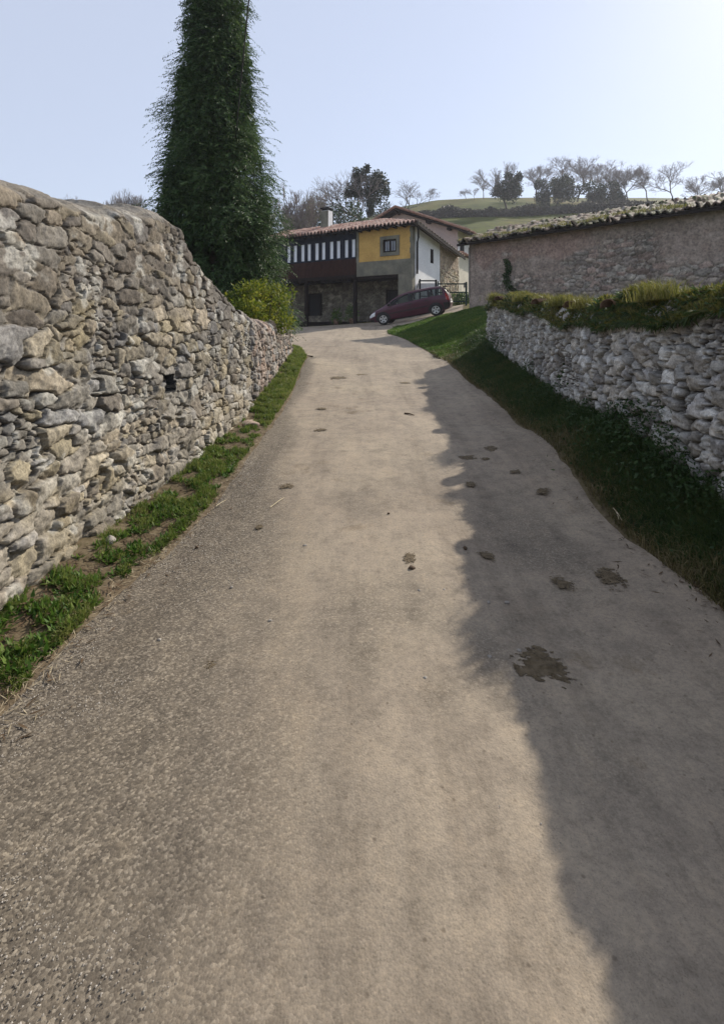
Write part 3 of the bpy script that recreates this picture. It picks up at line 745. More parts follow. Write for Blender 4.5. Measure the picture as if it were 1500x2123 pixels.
Q = np.concatenate([np.stack([rng.normal(rwx(yc) - .02, .07, nn), rng.normal(yc, sp, nn), np.full(nn, float(rwt(yc)) + .06)], 1) for yc, sp, nn in ((4.75, .16, 700), (6.6, .06, 260), (7.6, .10, 450), (10.1, .12, 450), (12.6, .15, 700))])
V2_, F2_ = blades(Q, rng.uniform(.08, .26, len(Q)), rng.uniform(.004, .009, len(Q)), .8); V, F = join([(V, F), (V2_, F2_)])
tag(mk('wall_top_grass', V, F, M['grass_dry']), 'sunlit yellowish grass and moss tufts along the right wall top', 'grass', kind='stuff')
P = wall_top(26000, 0, .7); cl = fbm(P[:, 1] * 2.3 + 8, P[:, 0] * 3, 0, 4, 59); P = P[cl > rng.uniform(-.3, .4, len(P))]
V, F = cards(P, rand_dir(len(P)) + [-.3, 0, .5], rand_dir(len(P)) + [-.3, 0, .8], rng.uniform(.02, .06, len(P)), rng.uniform(.012, .03, len(P)))
tag(mk('wall_top_moss', V, F, M['leaf_moss']), 'olive moss tufts and tiny leaves on the crown of the right wall', 'moss', kind='stuff')
P = wall_top(26000, 0, .26); k = fbm(P[:, 1] * .9 + 5, P[:, 0] * 2, 0, 3, 58) > rng.uniform(-.3, .4, len(P)); P = P[k]
D = rng.normal(0, .8, (len(P), 3)) + [-.5, 0, -.7]
V1_, F1_ = cards(P, D, rng.normal(0, .4, (len(P), 3)) + [-1, 0, .3], rng.uniform(.03, .11, len(P)), rng.uniform(.010, .024, len(P)))
tag(mk('hanging_grass', V1_, F1_, M['grass_shade']), 'dark moss and small leaves hanging over the shaded face of the right wall', 'grass', kind='stuff')
# loose half-round tiles lying on the wall
def half_tile(L=.42, r0=.10, r1=.08, th=.014, n=10):
    V, F = [], []
    for k, (xx, rr) in enumerate(((0, r0), (L, r1))):
        for q in range(n + 1):
            a = math.pi * q / n; V.append((rr * math.cos(a), xx, rr * math.sin(a) * .8))
        for q in range(n, -1, -1):
            a = math.pi * q / n; V.append(((rr - th) * math.cos(a), xx, (rr - th) * math.sin(a) * .8))
    m_ = 2 * (n + 1)
    for q in range(m_): F.append((q, (q + 1) % m_, m_ + (q + 1) % m_, m_ + q))
    for q in range(n): F.append((q, m_ - 1 - q, m_ - 2 - q, q + 1)); F.append((m_ + q, m_ + q + 1, 2 * m_ - 2 - q, 2 * m_ - 1 - q))
    return V, F
tv_, tf_ = half_tile()
t0 = None
for i, (y, lab) in enumerate(((5.6, 'rightmost brown clay tile poking from the moss of the right wall'), (6.9, 'brown half-round clay tile in the moss midway along the right wall'), (8.7, 'brown clay tile in the moss, third from the right end of the wall'), (11.9, 'mossy clay tile capping the wall nearest the barn corner'))):
    if t0 is None: o = t0 = mk('clay_tile', tv_, tf_, M['tile_mossy'], None, True)
    else: o = t0.copy(); COL.objects.link(o)
    o.location = (float(rwx(y)) - .10, y, float(rwt(y)) + .075); o.rotation_euler = (R(4), R(-8), R(-62 + 14 * math.sin(i * 3))); o.scale = (.95, 1.0, 1.0)
    tag(o, lab, 'tile', 'loose clay tiles on the right wall')

# ------------------------------------------------------------------ roofs
def tiled(name, mat, x0, x1, e, r, parent, x1r=None, x0r=None, pitch=.22, course=.42, amp=.085, seed=1, jit=.02, swap=False, nx=8):
    """tile field: eave line at (y,z)=e, ridge line at r, running x0..x1 (ridge end x1r); swap exchanges local x and y"""
    x1r = x1 if x1r is None else x1r; x0r = x0 if x0r is None else x0r
    Ls = math.hypot(r[0] - e[0], r[1] - e[1]); nc = max(2, int(Ls / course)); nq = nc * 4
    xa = np.arange(min(x0, x0r), max(x1, x1r) + pitch / nx, pitch / nx)
    qi = np.arange(nq + 1)
    Xg, Qg = np.meshgrid(xa, qi, indexing='ij')
    q = Qg / nq; crs = np.floor(Qg / 4 - 1e-6).clip(0); fr = Qg / 4 - crs
    lo = x0 + (x0r - x0) * q; hi = x1 + (x1r - x1) * q
    X = np.clip(Xg, lo, hi)
    colm = np.floor(X / pitch * 2 + .5)
    z0 = np.zeros_like(X).astype(np.int64)
    rnd = _h(colm.astype(np.int64) & 0xffffffff, crs.astype(np.int64) & 0xffffffff, z0, seed)
    prof = np.cos(2 * np.pi * X / pitch); prof = np.sign(prof) * np.abs(prof) ** .7
    h = amp * prof + .03 * (1 - fr) + jit * (rnd - .5) * 2
    n = np.array([-(r[1] - e[1]), (r[0] - e[0])]) / Ls
    if n[1] < 0: n = -n
    sag = -.03 * np.sin(np.pi * q) + .025 * fbm(X * .5, q * 2, 0, 2, seed)
    ext = jit * 2 * (_h(colm.astype(np.int64) & 0xffffffff, z0, z0, seed + 9) - .5) * (Qg == 0)
    Y = e[0] + (r[0] - e[0]) * (q - ext) + n[0] * (h + sag); Z = e[1] + (r[1] - e[1]) * q + n[1] * (h + sag)
    V = np.stack([Y, X, Z] if swap else [X, Y, Z], -1).reshape(-1, 3)
    F = grid_faces(len(xa), nq + 1)
    # turned-down lip so that the eave tiles have thickness
    b = len(V); lip = V.reshape(len(xa), nq + 1, 3)[:, 0].copy(); lip[:, 2] -= .035
    V = np.concatenate([V, lip]); i = np.arange(len(xa) - 1)
    F = np.concatenate([F, np.stack([i * (nq + 1), b + i, b + i + 1, (i + 1) * (nq + 1)], 1)])
    return mk(name, V, F, mat, parent, True)

def wall_hole(mb, x0, x1, z0, z1, y0, y1, hx0, hx1, hz0, hz1):
    mb.box(x0, hx0, y0, y1, z0, z1); mb.box(hx1, x1, y0, y1, z0, z1)
    mb.box(hx0, hx1, y0, y1, z0, hz0); mb.box(hx0, hx1, y0, y1, hz1, z1)
    return mb

def stone_panel(name, parent, o, du, L, z0, z1, nrm, cs, cz, depth, pal, mortar, seed, step=.045, p=2.6, joint=.15, topfn=None, mat='stone_far', mod=None):
    nu, nv = int(L / step), int((z1 - z0) / step)
    S, T = np.meshgrid(np.linspace(0, L, nu), np.linspace(0, 1, nv), indexing='ij')
    zt = np.full_like(S, z1) if topfn is None else topfn(S)
    Z = z0 + (zt - z0) * T
    h, c, e, r = stone_relief(S.ravel(), Z.ravel(), cs, cz, seed, depth, pal, mortar, p, joint)
    if mod: h, c = mod(S.ravel(), Z.ravel(), h, c)
    P = np.array(o)[None] + S.ravel()[:, None] * np.array([*du, 0])[None]; P[:, 2] = Z.ravel()
    P = P + h[:, None] * np.array([*nrm, 0])[None]
    return mk(name, P, grid_faces(nu, nv), M[mat], parent, True, np.clip(c, .01, .8))

# ------------------------------------------------------------------ main house
HO = (2.8, 30.0, 0.0); HR = R(-31)
H = empty('house', HO, HR)
tag(H, 'old house with ochre wall, glazed dark gallery over a shadowed porch and clay tile roof', 'house')
mb = MB(); wall_hole(mb, -3.62, -.14, 5.90, 7.80, 0, .3, -1.93, -1.04, 6.36, 7.12); mb.build('upper_wall', M['yellow'], H)
mb = MB(); mb.box(-3.78, .0, -.035, .3, 5.03, 5.90, .01); mb.build('stone_band', M['ashlar'], H)
mb = MB(); mb.box(-.92, -.002, -.03, .5, 1.4, 5.03); mb.build('corner_pier', M['ashlar'], H)
MB().box(-3.80, -3.62, -.03, .3, 5.90, 7.8).build('stone_jamb', M['ashlar'], H); mb = MB()
for k in range(6): mb.box(-.14 - .035 * (k % 2), -.001, -.022 - .004 * (k % 2), .35, 5.90 + k * .31, 5.90 + k * .31 + .31)
mb.build('quoins', M['ashlar'], H)
w = MB().box(-2.13, -1.93, -.05, .1, 6.15, 7.32).box(-1.04, -.84, -.05, .1, 6.15, 7.32).box(-1.93, -1.04, -.052, .1, 7.12, 7.32).box(-1.93, -1.04, -.06, .1, 6.15, 6.36).build('window_surround', M['ashlar'], H)
f = MB()
for a, b_ in ((-1.93, -1.83), (-1.535, -1.435), (-1.14, -1.04)): f.box(a, b_, .03, .13, 6.36, 7.12)
f.box(-1.83, -1.535, .032, .128, 6.36, 6.45).box(-1.435, -1.14, .032, .128, 6.36, 6.45).box(-1.83, -1.535, .032, .128, 7.03, 7.12).box(-1.435, -1.14, .032, .128, 7.03, 7.12)
f = f.build('window_frame', M['wood_dark'], w)
for a in (-1.83, -1.435): MB().box(a, a + .295, .08, .10, 6.45, 7.03).build('pane', M['pane_dim'], w)
for a in (-1.70, -1.31): MB().box(a, a + .035, .06, .075, 6.45, 7.03).build('glazing_bar', M['wood_dark'], w)
# gallery
g = MB().box(-12, -3.80, -.06, .2, 7.36, 7.95).box(-12, -3.80, -.06, .2, 6.16, 6.26)
PX = [(180, 235), (275, 330), (385, 440), (480, 535), (592, 650), (692, 748), (810, 868), (912, 968), (1032, 1087), (1135, 1190)]
def gx_of(p):       # place along the facade of a pane edge
    u = 570 + p / 7.143
    k = (u - UC) / FPX
    return -(HO[0] - k * HO[1]) / (.857 + .515 * k)
edges = [(gx_of(a), gx_of(b_)) for a, b_ in PX]
gp = g
prev = -9.75
for a, b_ in edges:
    g.box(prev, a, -.05, .15, 6.26, 7.36); prev = b_
g.box(prev, -3.80, -.05, .15, 6.26, 7.36); g.box(-12, -9.75, -.05, .15, 6.26, 7.36)
gal = g.build('gallery', M['wood_navy'], H)
for a, b_ in edges: MB().box(a, b_, .03, .05, 6.26, 7.36).build('pane', M['pale_gloss'], gal)
g = MB()
for k in range(55): g.box(-12 + k * .149, -12 + k * .149 + .143, -.04 - .004 * (k % 2), .1, 5.16, 6.16)
g.build('boarding', M['wood_brown'], H)
g = MB().box(-12, -3.80, -.09, .25, 4.94, 5.16)
for k in range(14): g.box(-11.7 + k * .6, -11.58 + k * .6, -.16, .2, 4.80, 4.938)
g.build('sill_beam', M['wood_dark'], H)
MB().box(-12, -.92, .3, 2.6, 4.98, 5.02).build('porch_ceiling', M['wood_dark'], H)
MB().box(-3.79, -.92, -.02, .25, 4.86, 5.028).build('lintel', M['wood_dark'], H)
stone_panel('porch_wall', H, (-12, 2.5, 0), (1, 0), 11.2, 1.2, 5.0, (0, -1), .5, .28, .03, [(.19, .165, .13), (.235, .21, .17), (.155, .135, .11)], (.095, .083, .066), 211, .07)
MB().box(-.92, -.6, .5, 2.6, 1.3, 5.0).build('porch_end', M['ashlar'], H)
for i, a in enumerate((-8.75, -2.45)):
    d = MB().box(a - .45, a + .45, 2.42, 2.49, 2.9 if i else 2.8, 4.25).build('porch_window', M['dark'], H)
    MB().box(a - .58, a - .45, 2.36, 2.48, 2.8, 4.35).box(a + .45, a + .58, 2.36, 2.48, 2.8, 4.35).box(a - .45, a + .45, 2.36, 2.48, 4.25, 4.36).build('window_frame', M['wood_dark'], d)
for a in (-11.2, -7.75, -4.0): MB().box(a - .10, a + .10, .08, .28, 1.5, 4.94, .015).build('post', M['wood_dark'], H)
MB().box(-10.5, -4.5, 1.9, 2.4, 1.5, 2.35, .03).build('bench', M['wood_dark'], H)
# side wall facing the gate
def eave_z(y): return 7.85 + (6.79 - 7.85) * (y + .6) / 7.6
mb = MB()
for ya, yb, za, zb in ((.34, 2.52, 1.4, None), (3.02, 4.0, 1.4, None), (2.52, 3.02, 1.4, 5.92), (2.52, 3.02, 6.80, None)):
    ta, tb = (eave_z(ya) + .08, eave_z(yb) + .08) if zb is None else (zb, zb)
    V = [(x, y_, z_) for x in (-.3, 0) for y_, z_ in ((ya, za), (yb, za), (yb, tb), (ya, ta))]
    mb.add(V, [(0, 1, 2, 3), (7, 6, 5, 4), (0, 4, 5, 1), (1, 5, 6, 2), (2, 6, 7, 3), (3, 7, 4, 0)])
mb.build('side_wall', M['white'], H)
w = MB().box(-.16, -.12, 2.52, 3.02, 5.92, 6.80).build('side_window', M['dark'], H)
MB().box(-.12, -.02, 2.52, 2.60, 5.92, 6.80).box(-.12, -.02, 2.94, 3.02, 5.92, 6.80).box(-.12, -.02, 2.60, 2.94, 6.72, 6.80).box(-.12, -.02, 2.60, 2.94, 5.92, 6.0).box(-.12, -.05, 2.74, 2.80, 6.0, 6.72).build('window_frame', M['wood_dark'], w)
PALB = [(.46, .37, .25), (.54, .45, .32), (.38, .29, .20), (.50, .43, .34), (.33, .25, .18)]
def mod_rear(S, Z, h, c):
    k = sstep(5.6, 6.2, Z + .5 * fbm(S * 1.2, Z * 1.2, 0, 3, 5)); pc = np.array((.33, .25, .19))
    return h * (1 - .7 * k), c * (1 - .75 * k[:, None]) + pc * .75 * k[:, None]
stone_panel('stone_side', H, (-.02, 4.0, 0), (0, 1), 3.35, 1.5, 7.5, (1, 0), .26, .15, .05, PALB, (.16, .12, .085), 231, .035, topfn=lambda S: eave_z(4.0 + S) + .08, mod=mod_rear)
MB().box(-9, -.04, 7.3, 7.5, 1.5, 7.0).build('back_wall', M['cream'], H)
# roof
roof = tiled('roof', M['tile'], -12.2, .62, (-.62, 7.88), (3.0, 9.10), H, x1r=-3.47, seed=4, pitch=.25)
V = [(.62, -.62, 7.86), (.62, 7.1, 6.80), (-3.47, 3.0, 9.06), (-3.0, 7.1, 7.1), (-12.2, 3.0, 9.06), (-12.2, 7.1, 7.4)]
n_ = 60; tt = np.linspace(0, 1, n_); uu = np.linspace(0, 1, 14)
A_ = np.array([V[0]]) * (1 - tt[:, None]) + np.array([V[1]]) * tt[:, None]; Rr = np.array(V[2])
hipV = []
for k in range(n_):
    for q in uu * .98: p_ = A_[k] * (1 - q) + Rr * q; hipV.append(p_ + [0, 0, .05 * math.cos(k * 2.05) * (1 - q) + .03])
mk('roof_hip', np.array(hipV), grid_faces(n_, 14), M['tile_old'], roof, True)
MB().add(V, [(1, 3, 2), (3, 5, 4, 2)]).build('roof_back', M['tile'], roof)
ez0, ez1 = eave_z(-.6), eave_z(7.0)
MB().add([(-12, -.58, 7.80), (.58, -.58, 7.80), (0.0, .0, 7.99), (-12, .0, 7.99)], [(0, 1, 2, 3)]).build('front_soffit', M['wood_dark'], roof)
MB().add([(.58, -.58, 7.79), (.58, 7.05, 6.73), (.0, 7.05, 6.93), (.0, 0.0, 7.97)], [(0, 1, 2, 3)]).build('side_soffit', M['soffit'], roof)
g = MB()
for k in range(21): g.box(-11.9 + k * .6, -11.8 + k * .6, -.56, .1, 7.70, 7.79)
g.build('rafter_tails', M['wood_dark'], roof)
V = [(.56, -.6, 7.66), (.62, -.6, 7.66), (.62, -.6, 7.84), (.56, -.6, 7.84), (.56, 7.05, 6.60), (.62, 7.05, 6.60), (.62, 7.05, 6.77), (.56, 7.05, 6.77)]
MB().add(V, [(0, 1, 2, 3), (4, 7, 6, 5), (0, 4, 5, 1), (1, 5, 6, 2), (2, 6, 7, 3), (3, 7, 4, 0)]).build('fascia', M['wood_dark'], roof)
# downspout
MB().tube([(.50, -.45, 7.62), (.45, -.2, 7.45), (.20, .35, 7.12), (.07, .50, 6.9), (.06, .52, 6.4), (.06, .52, 5.05)], .055, 8).build('downpipe', M['iron'], H, True)
# chimney
ch = MB().box(-8.05, -7.45, 2.2, 2.75, 8.4, 10.02).build('chimney', M['white'], H)
MB().box(-8.07, -7.43, 2.18, 2.2, 8.4, 10.0).build('chimney_shade_face', M['ashlar'], ch)  # grey sheet on the white chimney's front, its unlit side put into colour
MB().box(-8.0, -7.5, 2.25, 2.7, 10.04, 10.16).box(-8.10, -7.40, 2.15, 2.8, 10.16, 10.24, .02).build('chimney_cap', M['dark'], ch)

# ------------------------------------------------------------------ pale house behind
P2 = empty('house', HO, HR)
tag(P2, 'pale gabled house with pinkish gable wall rising behind the ochre house', 'house')
V = [(-1.83, 12, 1.5), (-1.83, 12, 9.72), (-6.97, 12, 11.72), (-12.1, 12, 9.72), (-12.1, 12, 1.5)]
V2 = [(x, 20, z_) for x, _, z_ in V]
MB().add(V + V2, [(0, 1, 2, 3, 4), (9, 8, 7, 6, 5), (3, 8, 9, 4)]).build('gable_wall', M['pink'], P2)
MB().add([V[0], V2[0], V2[1], V[1]], [(0, 1, 2, 3)]).build('side_wall', M['white'], P2)
rf = MB()
def slope(xa, za, xb, zb):
    d = .16
    vv = [(xa, 11.3, za), (xb, 11.3, zb), (xb, 20.6, zb), (xa, 20.6, za)]
    rf.add(vv + [(x, y_, z_ - d) for x, y_, z_ in vv], [(0, 1, 2, 3), (7, 6, 5, 4), (0, 4, 5, 1), (1, 5, 6, 2), (2, 6, 7, 3), (3, 7, 4, 0)])
slope(-.75, 9.44, -6.96, 11.98); slope(-13.0, 9.44, -6.98, 11.98)
rf2 = rf.build('roof', M['wood_dark'], P2)
tiled('roof_tiles', M['tile_pale'], 11.25, 20.6, (-.70, 9.50), (-6.97, 12.06), rf2, swap=True, seed=8)
tiled('roof_tiles', M['tile_pale'], 11.25, 20.6, (-13.05, 9.50), (-6.97, 12.06), rf2, swap=True, seed=9)
MB().tube([(-.75, 11.22, 9.56), (-6.97, 11.22, 12.10), (-13.0, 11.22, 9.56)], .11, 6).build('verge_tiles', M['tile_pale'], rf2)
for x_, z_ in ((-2.4, 9.9), (-4.2, 10.63), (-6.97, 11.72), (-9, 10.9)): MB().box(x_ - .1, x_ + .1, 11.35, 12.0, z_ - .18, z_).build('purlin_end', M['wood_dark'], rf2)
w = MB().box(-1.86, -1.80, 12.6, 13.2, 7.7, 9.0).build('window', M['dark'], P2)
MB().box(-1.85, -1.77, 12.5, 12.6, 7.6, 9.1).box(-1.85, -1.77, 13.2, 13.3, 7.6, 9.1).box(-1.85, -1.77, 12.6, 13.2, 9.0, 9.1).build('window_frame', M['wood_dark'], w)

AN = empty('outbuilding', HO, HR); tag(AN, 'small cream outbuilding glimpsed between the two houses and the barn', 'outbuilding')
MB().box(-3.4, -.6, 9.0, 13.5, 1.5, 7.3).build('wall', M['cream'], AN)
tiled('roof', M['tile_pale'], 8.7, 13.7, (-.25, 7.38), (-3.4, 8.35), AN, swap=True, seed=12)
MB().box(-.598, -.575, 10.05, 10.25, 5.0, 5.35).build('vent', M['dark'], AN)

# ------------------------------------------------------------------ barn on the right
B = empty('barn', (4.84, 23.9, 0), R(-45)); tag(B, 'long low barn with a mortared stone wall and mossy tiled eave', 'barn')
PALN = [(.30, .25, .215), (.34, .285, .25), (.26, .22, .20), (.31, .235, .205), (.33, .295, .265)]
def mod_barn(S, Z, h, c):
    k = sstep(-.12, .35, fbm(S * .55, Z * .9, 0, 4, 61) + (Z - 4.2) * .28)         # lime render left on the upper wall
    k = np.maximum(k, sstep(1.35, 1.0, S))
    rc = np.array((.345, .275, .24))[None] * (1 + .30 * fbm(S * 1.1, Z * 2.6, 0, 5, 62))[:, None]
    pk = sstep(.15, .4, fbm(S * .7 + 3, Z * .8, 0, 3, 63) + (Z - 4.8) * .2)[:, None] * .5
    rc = rc * (1 - pk) + np.array((.36, .215, .18)) * pk
    return h * (1 - .85 * k) + .02 * k, c * (1 - .85 * k[:, None]) + rc * .85 * k[:, None]
bw = stone_panel('wall', B, (0, 0, 0), (1, 0), 14, 1.4, 5.68, (0, -1), .34, .17, .04, PALN, (.13, .11, .095), 251, .032, mod=mod_barn, mat='stone_far')
MB().add([(0, 0, 1.4), (0, 0, 5.6), (0, 3, 6.55), (0, 6, 5.6), (0, 6, 1.4)], [(0, 1, 2, 3, 4)]).build('end_wall', M['pink'], B)
MB().add([(14, 0, 1.4), (14, 0, 5.6), (14, 3, 6.55), (14, 6, 5.6), (14, 6, 1.4)], [(4, 3, 2, 1, 0)]).build('end_wall', M['pink'], B)
MB().box(0, 14, 5.8, 6, 1.4, 5.6).build('back_wall', M['pink'], B)
br = tiled('roof', M['tile_old'], -.45, 14.3, (-.48, 5.74), (3.0, 6.85), B, seed=15, jit=.075, amp=.055, pitch=.24)
tiled('roof_back', M['tile_old'], -.45, 14.3, (6.48, 5.74), (3.0, 6.85), br, seed=16, jit=.03)
MB().add([(-.42, -.44, 5.66), (14.2, -.44, 5.66), (14.2, .02, 5.80), (-.42, .02, 5.80)], [(0, 1, 2, 3)]).box(-.4, 14.2, -.44, -.38, 5.56, 5.66).build('soffit', M['wood_dark'], br)
MB().tube([(.02, -.07, 5.5), (.02, -.07, 3.2)], .028, 6).build('downpipe', M['pebble'], B)
n = 5200
xx = rng.uniform(-.4, 14, n); qq = rng.uniform(0, .45, n) ** 1.2
k = fbm(xx * .9, qq * 3, 0, 4, 65) > -.05; xx, qq = xx[k], qq[k]
P = np.stack([xx, -.48 + 3.48 * qq, 5.78 + 1.11 * qq], 1)
V, F = blades(P, rng.uniform(.05, .15, len(P)), rng.uniform(.012, .025, len(P)), .8)
mk('roof_moss', V, F, M['grass_dry'], br)['kind'] = 'stuff'

def leaf_blob(n, c, rad, L, W, surf=.55, down=.0, lump=.35, seed=0, freq=1.6):
    d = rand_dir(n); r = np.clip(1 + lump * 2 * fbm(d[:, 0] * freq, d[:, 1] * freq, d[:, 2] * freq, 3, seed), .25, 1.7) * (surf + (1 - surf) * rng.uniform(0, 1, n) ** .5)
    P = np.array(c) + d * r[:, None] * np.array(rad)
    D = rand_dir(n) + d * .7 - np.array([0, 0, down])
    return cards(P, D, d + rng.normal(0, .6, (n, 3)), rng.uniform(.65, 1.25, n) * L, rng.uniform(.7, 1.2, n) * W)

# climbing weed on the barn wall
parts = []
for k in range(26):
    t = k / 25; parts.append(leaf_blob(26, (1.9 + .45 * t ** 2 + .1 * math.sin(9 * t), -.08, 4.75 - 1.75 * t), (.06 + .22 * t * (1 - .4 * t), .05, .10), .13, .06, .3))
V, F = join(parts); wd = mk('wall_weed', V, F, M['leaf_dark']); wd.location = B.location; wd.rotation_euler = B.rotation_euler
tag(wd, 'dark weed trailing down the barn wall near its left end', 'plant')

# ------------------------------------------------------------------ gates
def gz_(x, y): return g1(x, y)
G1 = empty('garden_gate', (3.26, 30.25, 0), R(0)); tag(G1, 'narrow dark iron gate frame against the white side wall', 'gate')
MB().box(-.06, .03, -.04, .05, 2.3, 4.72).build('gate_post', M['iron'], G1); MB().box(.86, .97, -.04, .05, 2.4, 4.68).build('gate_post', M['iron'], G1)
for za, zb in ((4.58, 4.66), (2.75, 2.82), (3.7, 3.75)): MB().box(.03, .86, -.02, .02, za, zb).build('rail', M['iron'], G1)
f = MB()
for k in range(5): f.tube([(.16 + k * .14, 0, 2.82), (.16 + k * .14, 0, 3.70)], .010, 5)
for k in range(3):
    cx_ = .24 + .21 * k; f.tube([(cx_ + .07 * math.cos(a) * (1 - a / 14), 0, 4.15 + .12 * math.sin(a)) for a in np.linspace(0, 7, 16)], .008, 4)
f.build('scrollwork', M['pale_gloss'], G1)
MB().tube([(-.06, 0, 4.65), (-.35, .1, 3.55)], .02, 5).build('stay', M['iron'], G1)
MB().box(-.12, 1.05, .25, .30, 2.6, 4.5).build('gate_sheet', M['white'], G1)
G2 = empty('field_gate', (4.26, 30.25, 0), R(0)); tag(G2, 'dark green barred metal gate between the house and the barn', 'gate')
MB().box(1.62, 1.72, -.05, .05, 2.8, 4.55).build('gate_post', M['green_iron'], G2); MB().box(.0, .07, -.05, .05, 2.6, 4.60).build('gate_post', M['green_iron'], G2)
for z_ in (3.42, 3.95, 4.44): MB().box(.07, 1.62, -.025, .025, z_ - .035, z_ + .035).build('rail', M['green_iron'], G2)
f = MB()
for k in range(15): f.tube([(.15 + k * .1, 0, 3.42), (.15 + k * .1, 0, 3.95 if k % 3 else 4.44)], .012, 5)
f.build('bars', M['green_iron'], G2)
# foliage beyond the gate
parts = [leaf_blob(700, (5.9 + .5 * k, 33.5, g1(6, 33.5) + .35), (.5, .35, .45), .14, .06, seed=k) for k in range(3)]
V, F = join(parts); tag(mk('bush', V, F, M['leaf_weed']), 'light green bush seen through the green gate', 'bush')

# ------------------------------------------------------------------ car
def glass_mat():
    m, nt, b = newmat('car_glass'); out = nt.nodes['Material Output']
    t = nt.nodes.new('ShaderNodeBsdfTransparent'); t.inputs[0].default_value = (.74, .80, .79, 1)
    b.inputs['Base Color'].default_value = (.02, .025, .03, 1); b.inputs['Roughness'].default_value = .06
    x = nt.nodes.new('ShaderNodeMixShader'); x.inputs[0].default_value = .28
    link(nt, t.outputs[0], x.inputs[1]); link(nt, b.outputs[0], x.inputs[2]); link(nt, x.outputs[0], out.inputs['Surface'])
    return m
M['glass'] = glass_mat()
M['paint'] = simple('maroon_paint', (.062, .007, .024), (.052, .006, .02), 2, .38, 0, spec=.35, coat=.25)
M['rubber'] = simple('tyre_rubber', (.018, .018, .019), (.012, .012, .013), 10, .85, .2)
M['trim'] = simple('black_trim', (.022, .02, .022), (.016, .015, .016), 10, .6, 0)
M['alloy'] = simple('alloy', (.55, .56, .58), (.45, .46, .48), 8, .35, 0, metallic=.7)
M['lamp'] = simple('lamp_lens', (.75, .77, .80), (.6, .62, .65), 12, .12, 0, spec=.7, coat=1)
M['taillamp'] = simple('tail_lens', (.42, .03, .025), (.30, .02, .02), 12, .2, 0, coat=1)
M['seat'] = simple('seat_cloth', (.05, .05, .055), (.035, .035, .04), 8, .9, .1)
M['plate'] = simple('plate_white', (.8, .8, .78), (.75, .75, .73), 4, .5, 0)
CX = np.array([-2.10, -2.07, -1.98, -1.85, -1.62, -1.2, -.6, 0, .4, .8, 1.1, 1.35, 1.7, 1.93, 2.08, 2.15])
CB = [.46, .34, .27, .23, .20, .19, .18, .18, .18, .18, .18, .19, .20, .22, .27, .36]
CL = [.74, .80, .90, .95, .97, .965, .94, .915, .90, .885, .87, .84, .765, .68, .57, .47]
CT = [.82, 1.06, 1.27, 1.41, 1.49, 1.53, 1.53, 1.51, 1.44, 1.27, 1.09, .95, .835, .735, .61, .50]
CK = [.86, .91, .95, .97, .99, 1, 1, 1, 1, 1, 1, .995, .97, .91, .80, .68]
CR = [.66, .64, .63, .625, .62, .62, .62, .62, .625, .64, .66, .70, .72, .70, .64, .56]
def csec(x, s):
    """x station; s 0..1 from the sill up the side to the belt (1), 1..2 up the glasshouse, 2..3 across to the roof centre"""
    zb, zl, zt, k, wr = [np.interp(x, CX, a) for a in (CB, CL, CT, CK, CR)]
    y0 = np.interp(s, [0, .12, .5, .85, 1.0], [.78, .83, .87, .868, .845]) * k
    zz = zb + (zl - zb) * np.interp(s, [0, .12, .5, .85, 1.0], [0, .05, .48, .88, 1.0])
    t = np.clip(s - 1, 0, 1); u = np.clip(s - 2, 0, 1)
    h = np.maximum(zt - zl, .02)
    yg = .845 * k + (wr - .845 * k) * t; zg = zl + (h - .06 * np.minimum(1, h / .3)) * t
    yr = wr * (1 - u); zr_ = zt - .06 * np.minimum(1, h / .3) * (1 - u) ** 2.2
    y = np.where(s <= 1, y0, np.where(s <= 2, yg, yr)); z = np.where(s <= 1, zz, np.where(s <= 2, zg, zr_))
    return y, z
xs_ = np.unique(np.round(np.concatenate([np.linspace(-2.10, 2.15, 86), CX]), 3))
ss_ = np.concatenate([np.linspace(0, 1, 11), np.linspace(1.12, 1.86, 6), np.linspace(2, 3, 8)])
SX, SSg = np.meshgrid(xs_, ss_, indexing='ij')
cy_, cz_ = csec(SX, SSg)
nxs, nss = SX.shape
WIN = [(-1.80, -1.16), (-1.06, -.16), (-.06, .92)]
def in_win(x):
    return any(a <= x <= b_ for a, b_ in WIN)
half = np.stack([SX, cy_, cz_], -1)
Fk = []
for i in range(nxs - 1):
    xm = .5 * (xs_[i] + xs_[i + 1])
    for j in range(nss - 1):
        sm = .5 * (ss_[j] + ss_[j + 1])
        if 1.12 <= sm <= 1.86 and in_win(xm): continue
        if sm > 2.12 and .48 < xm < 1.28: continue
        if sm > 2.15 and -2.05 < xm < -1.66: continue
        Fk.append((i * nss + j, (i + 1) * nss + j, (i + 1) * nss + j + 1, i * nss + j + 1))
Fk = np.array(Fk); Vh = half.reshape(-1, 3); Vm = Vh * [1, -1, 1]
carE = empty('parked_car')
tag(carE, 'dark maroon family car parked nose-down in front of the porch', 'car')
under = [(float(x), s * float(np.interp(x, CX, CK)) * .78, float(np.interp(x, CX, CB))) for x in xs_ for s in (1, -1)]
Fu = np.array([(2 * i, 2 * i + 1, 2 * i + 3, 2 * i + 2) for i in range(nxs - 1)])
Vall = np.concatenate([Vh, Vm, np.array(under)]); n0 = len(Vh)
Fa = np.concatenate([Fk, Fk[:, ::-1] + n0, Fu + 2 * n0])
ends = [[0 * nss + j for j in range(nss)] + [n0 + j for j in range(nss - 1, -1, -1)], [n0 + (nxs - 1) * nss + j for j in range(nss)] + [(nxs - 1) * nss + j for j in range(nss - 1, -1, -1)]]
body = mk('body', Vall, [list(f) for f in Fa] + ends, M['paint'], carE, True)
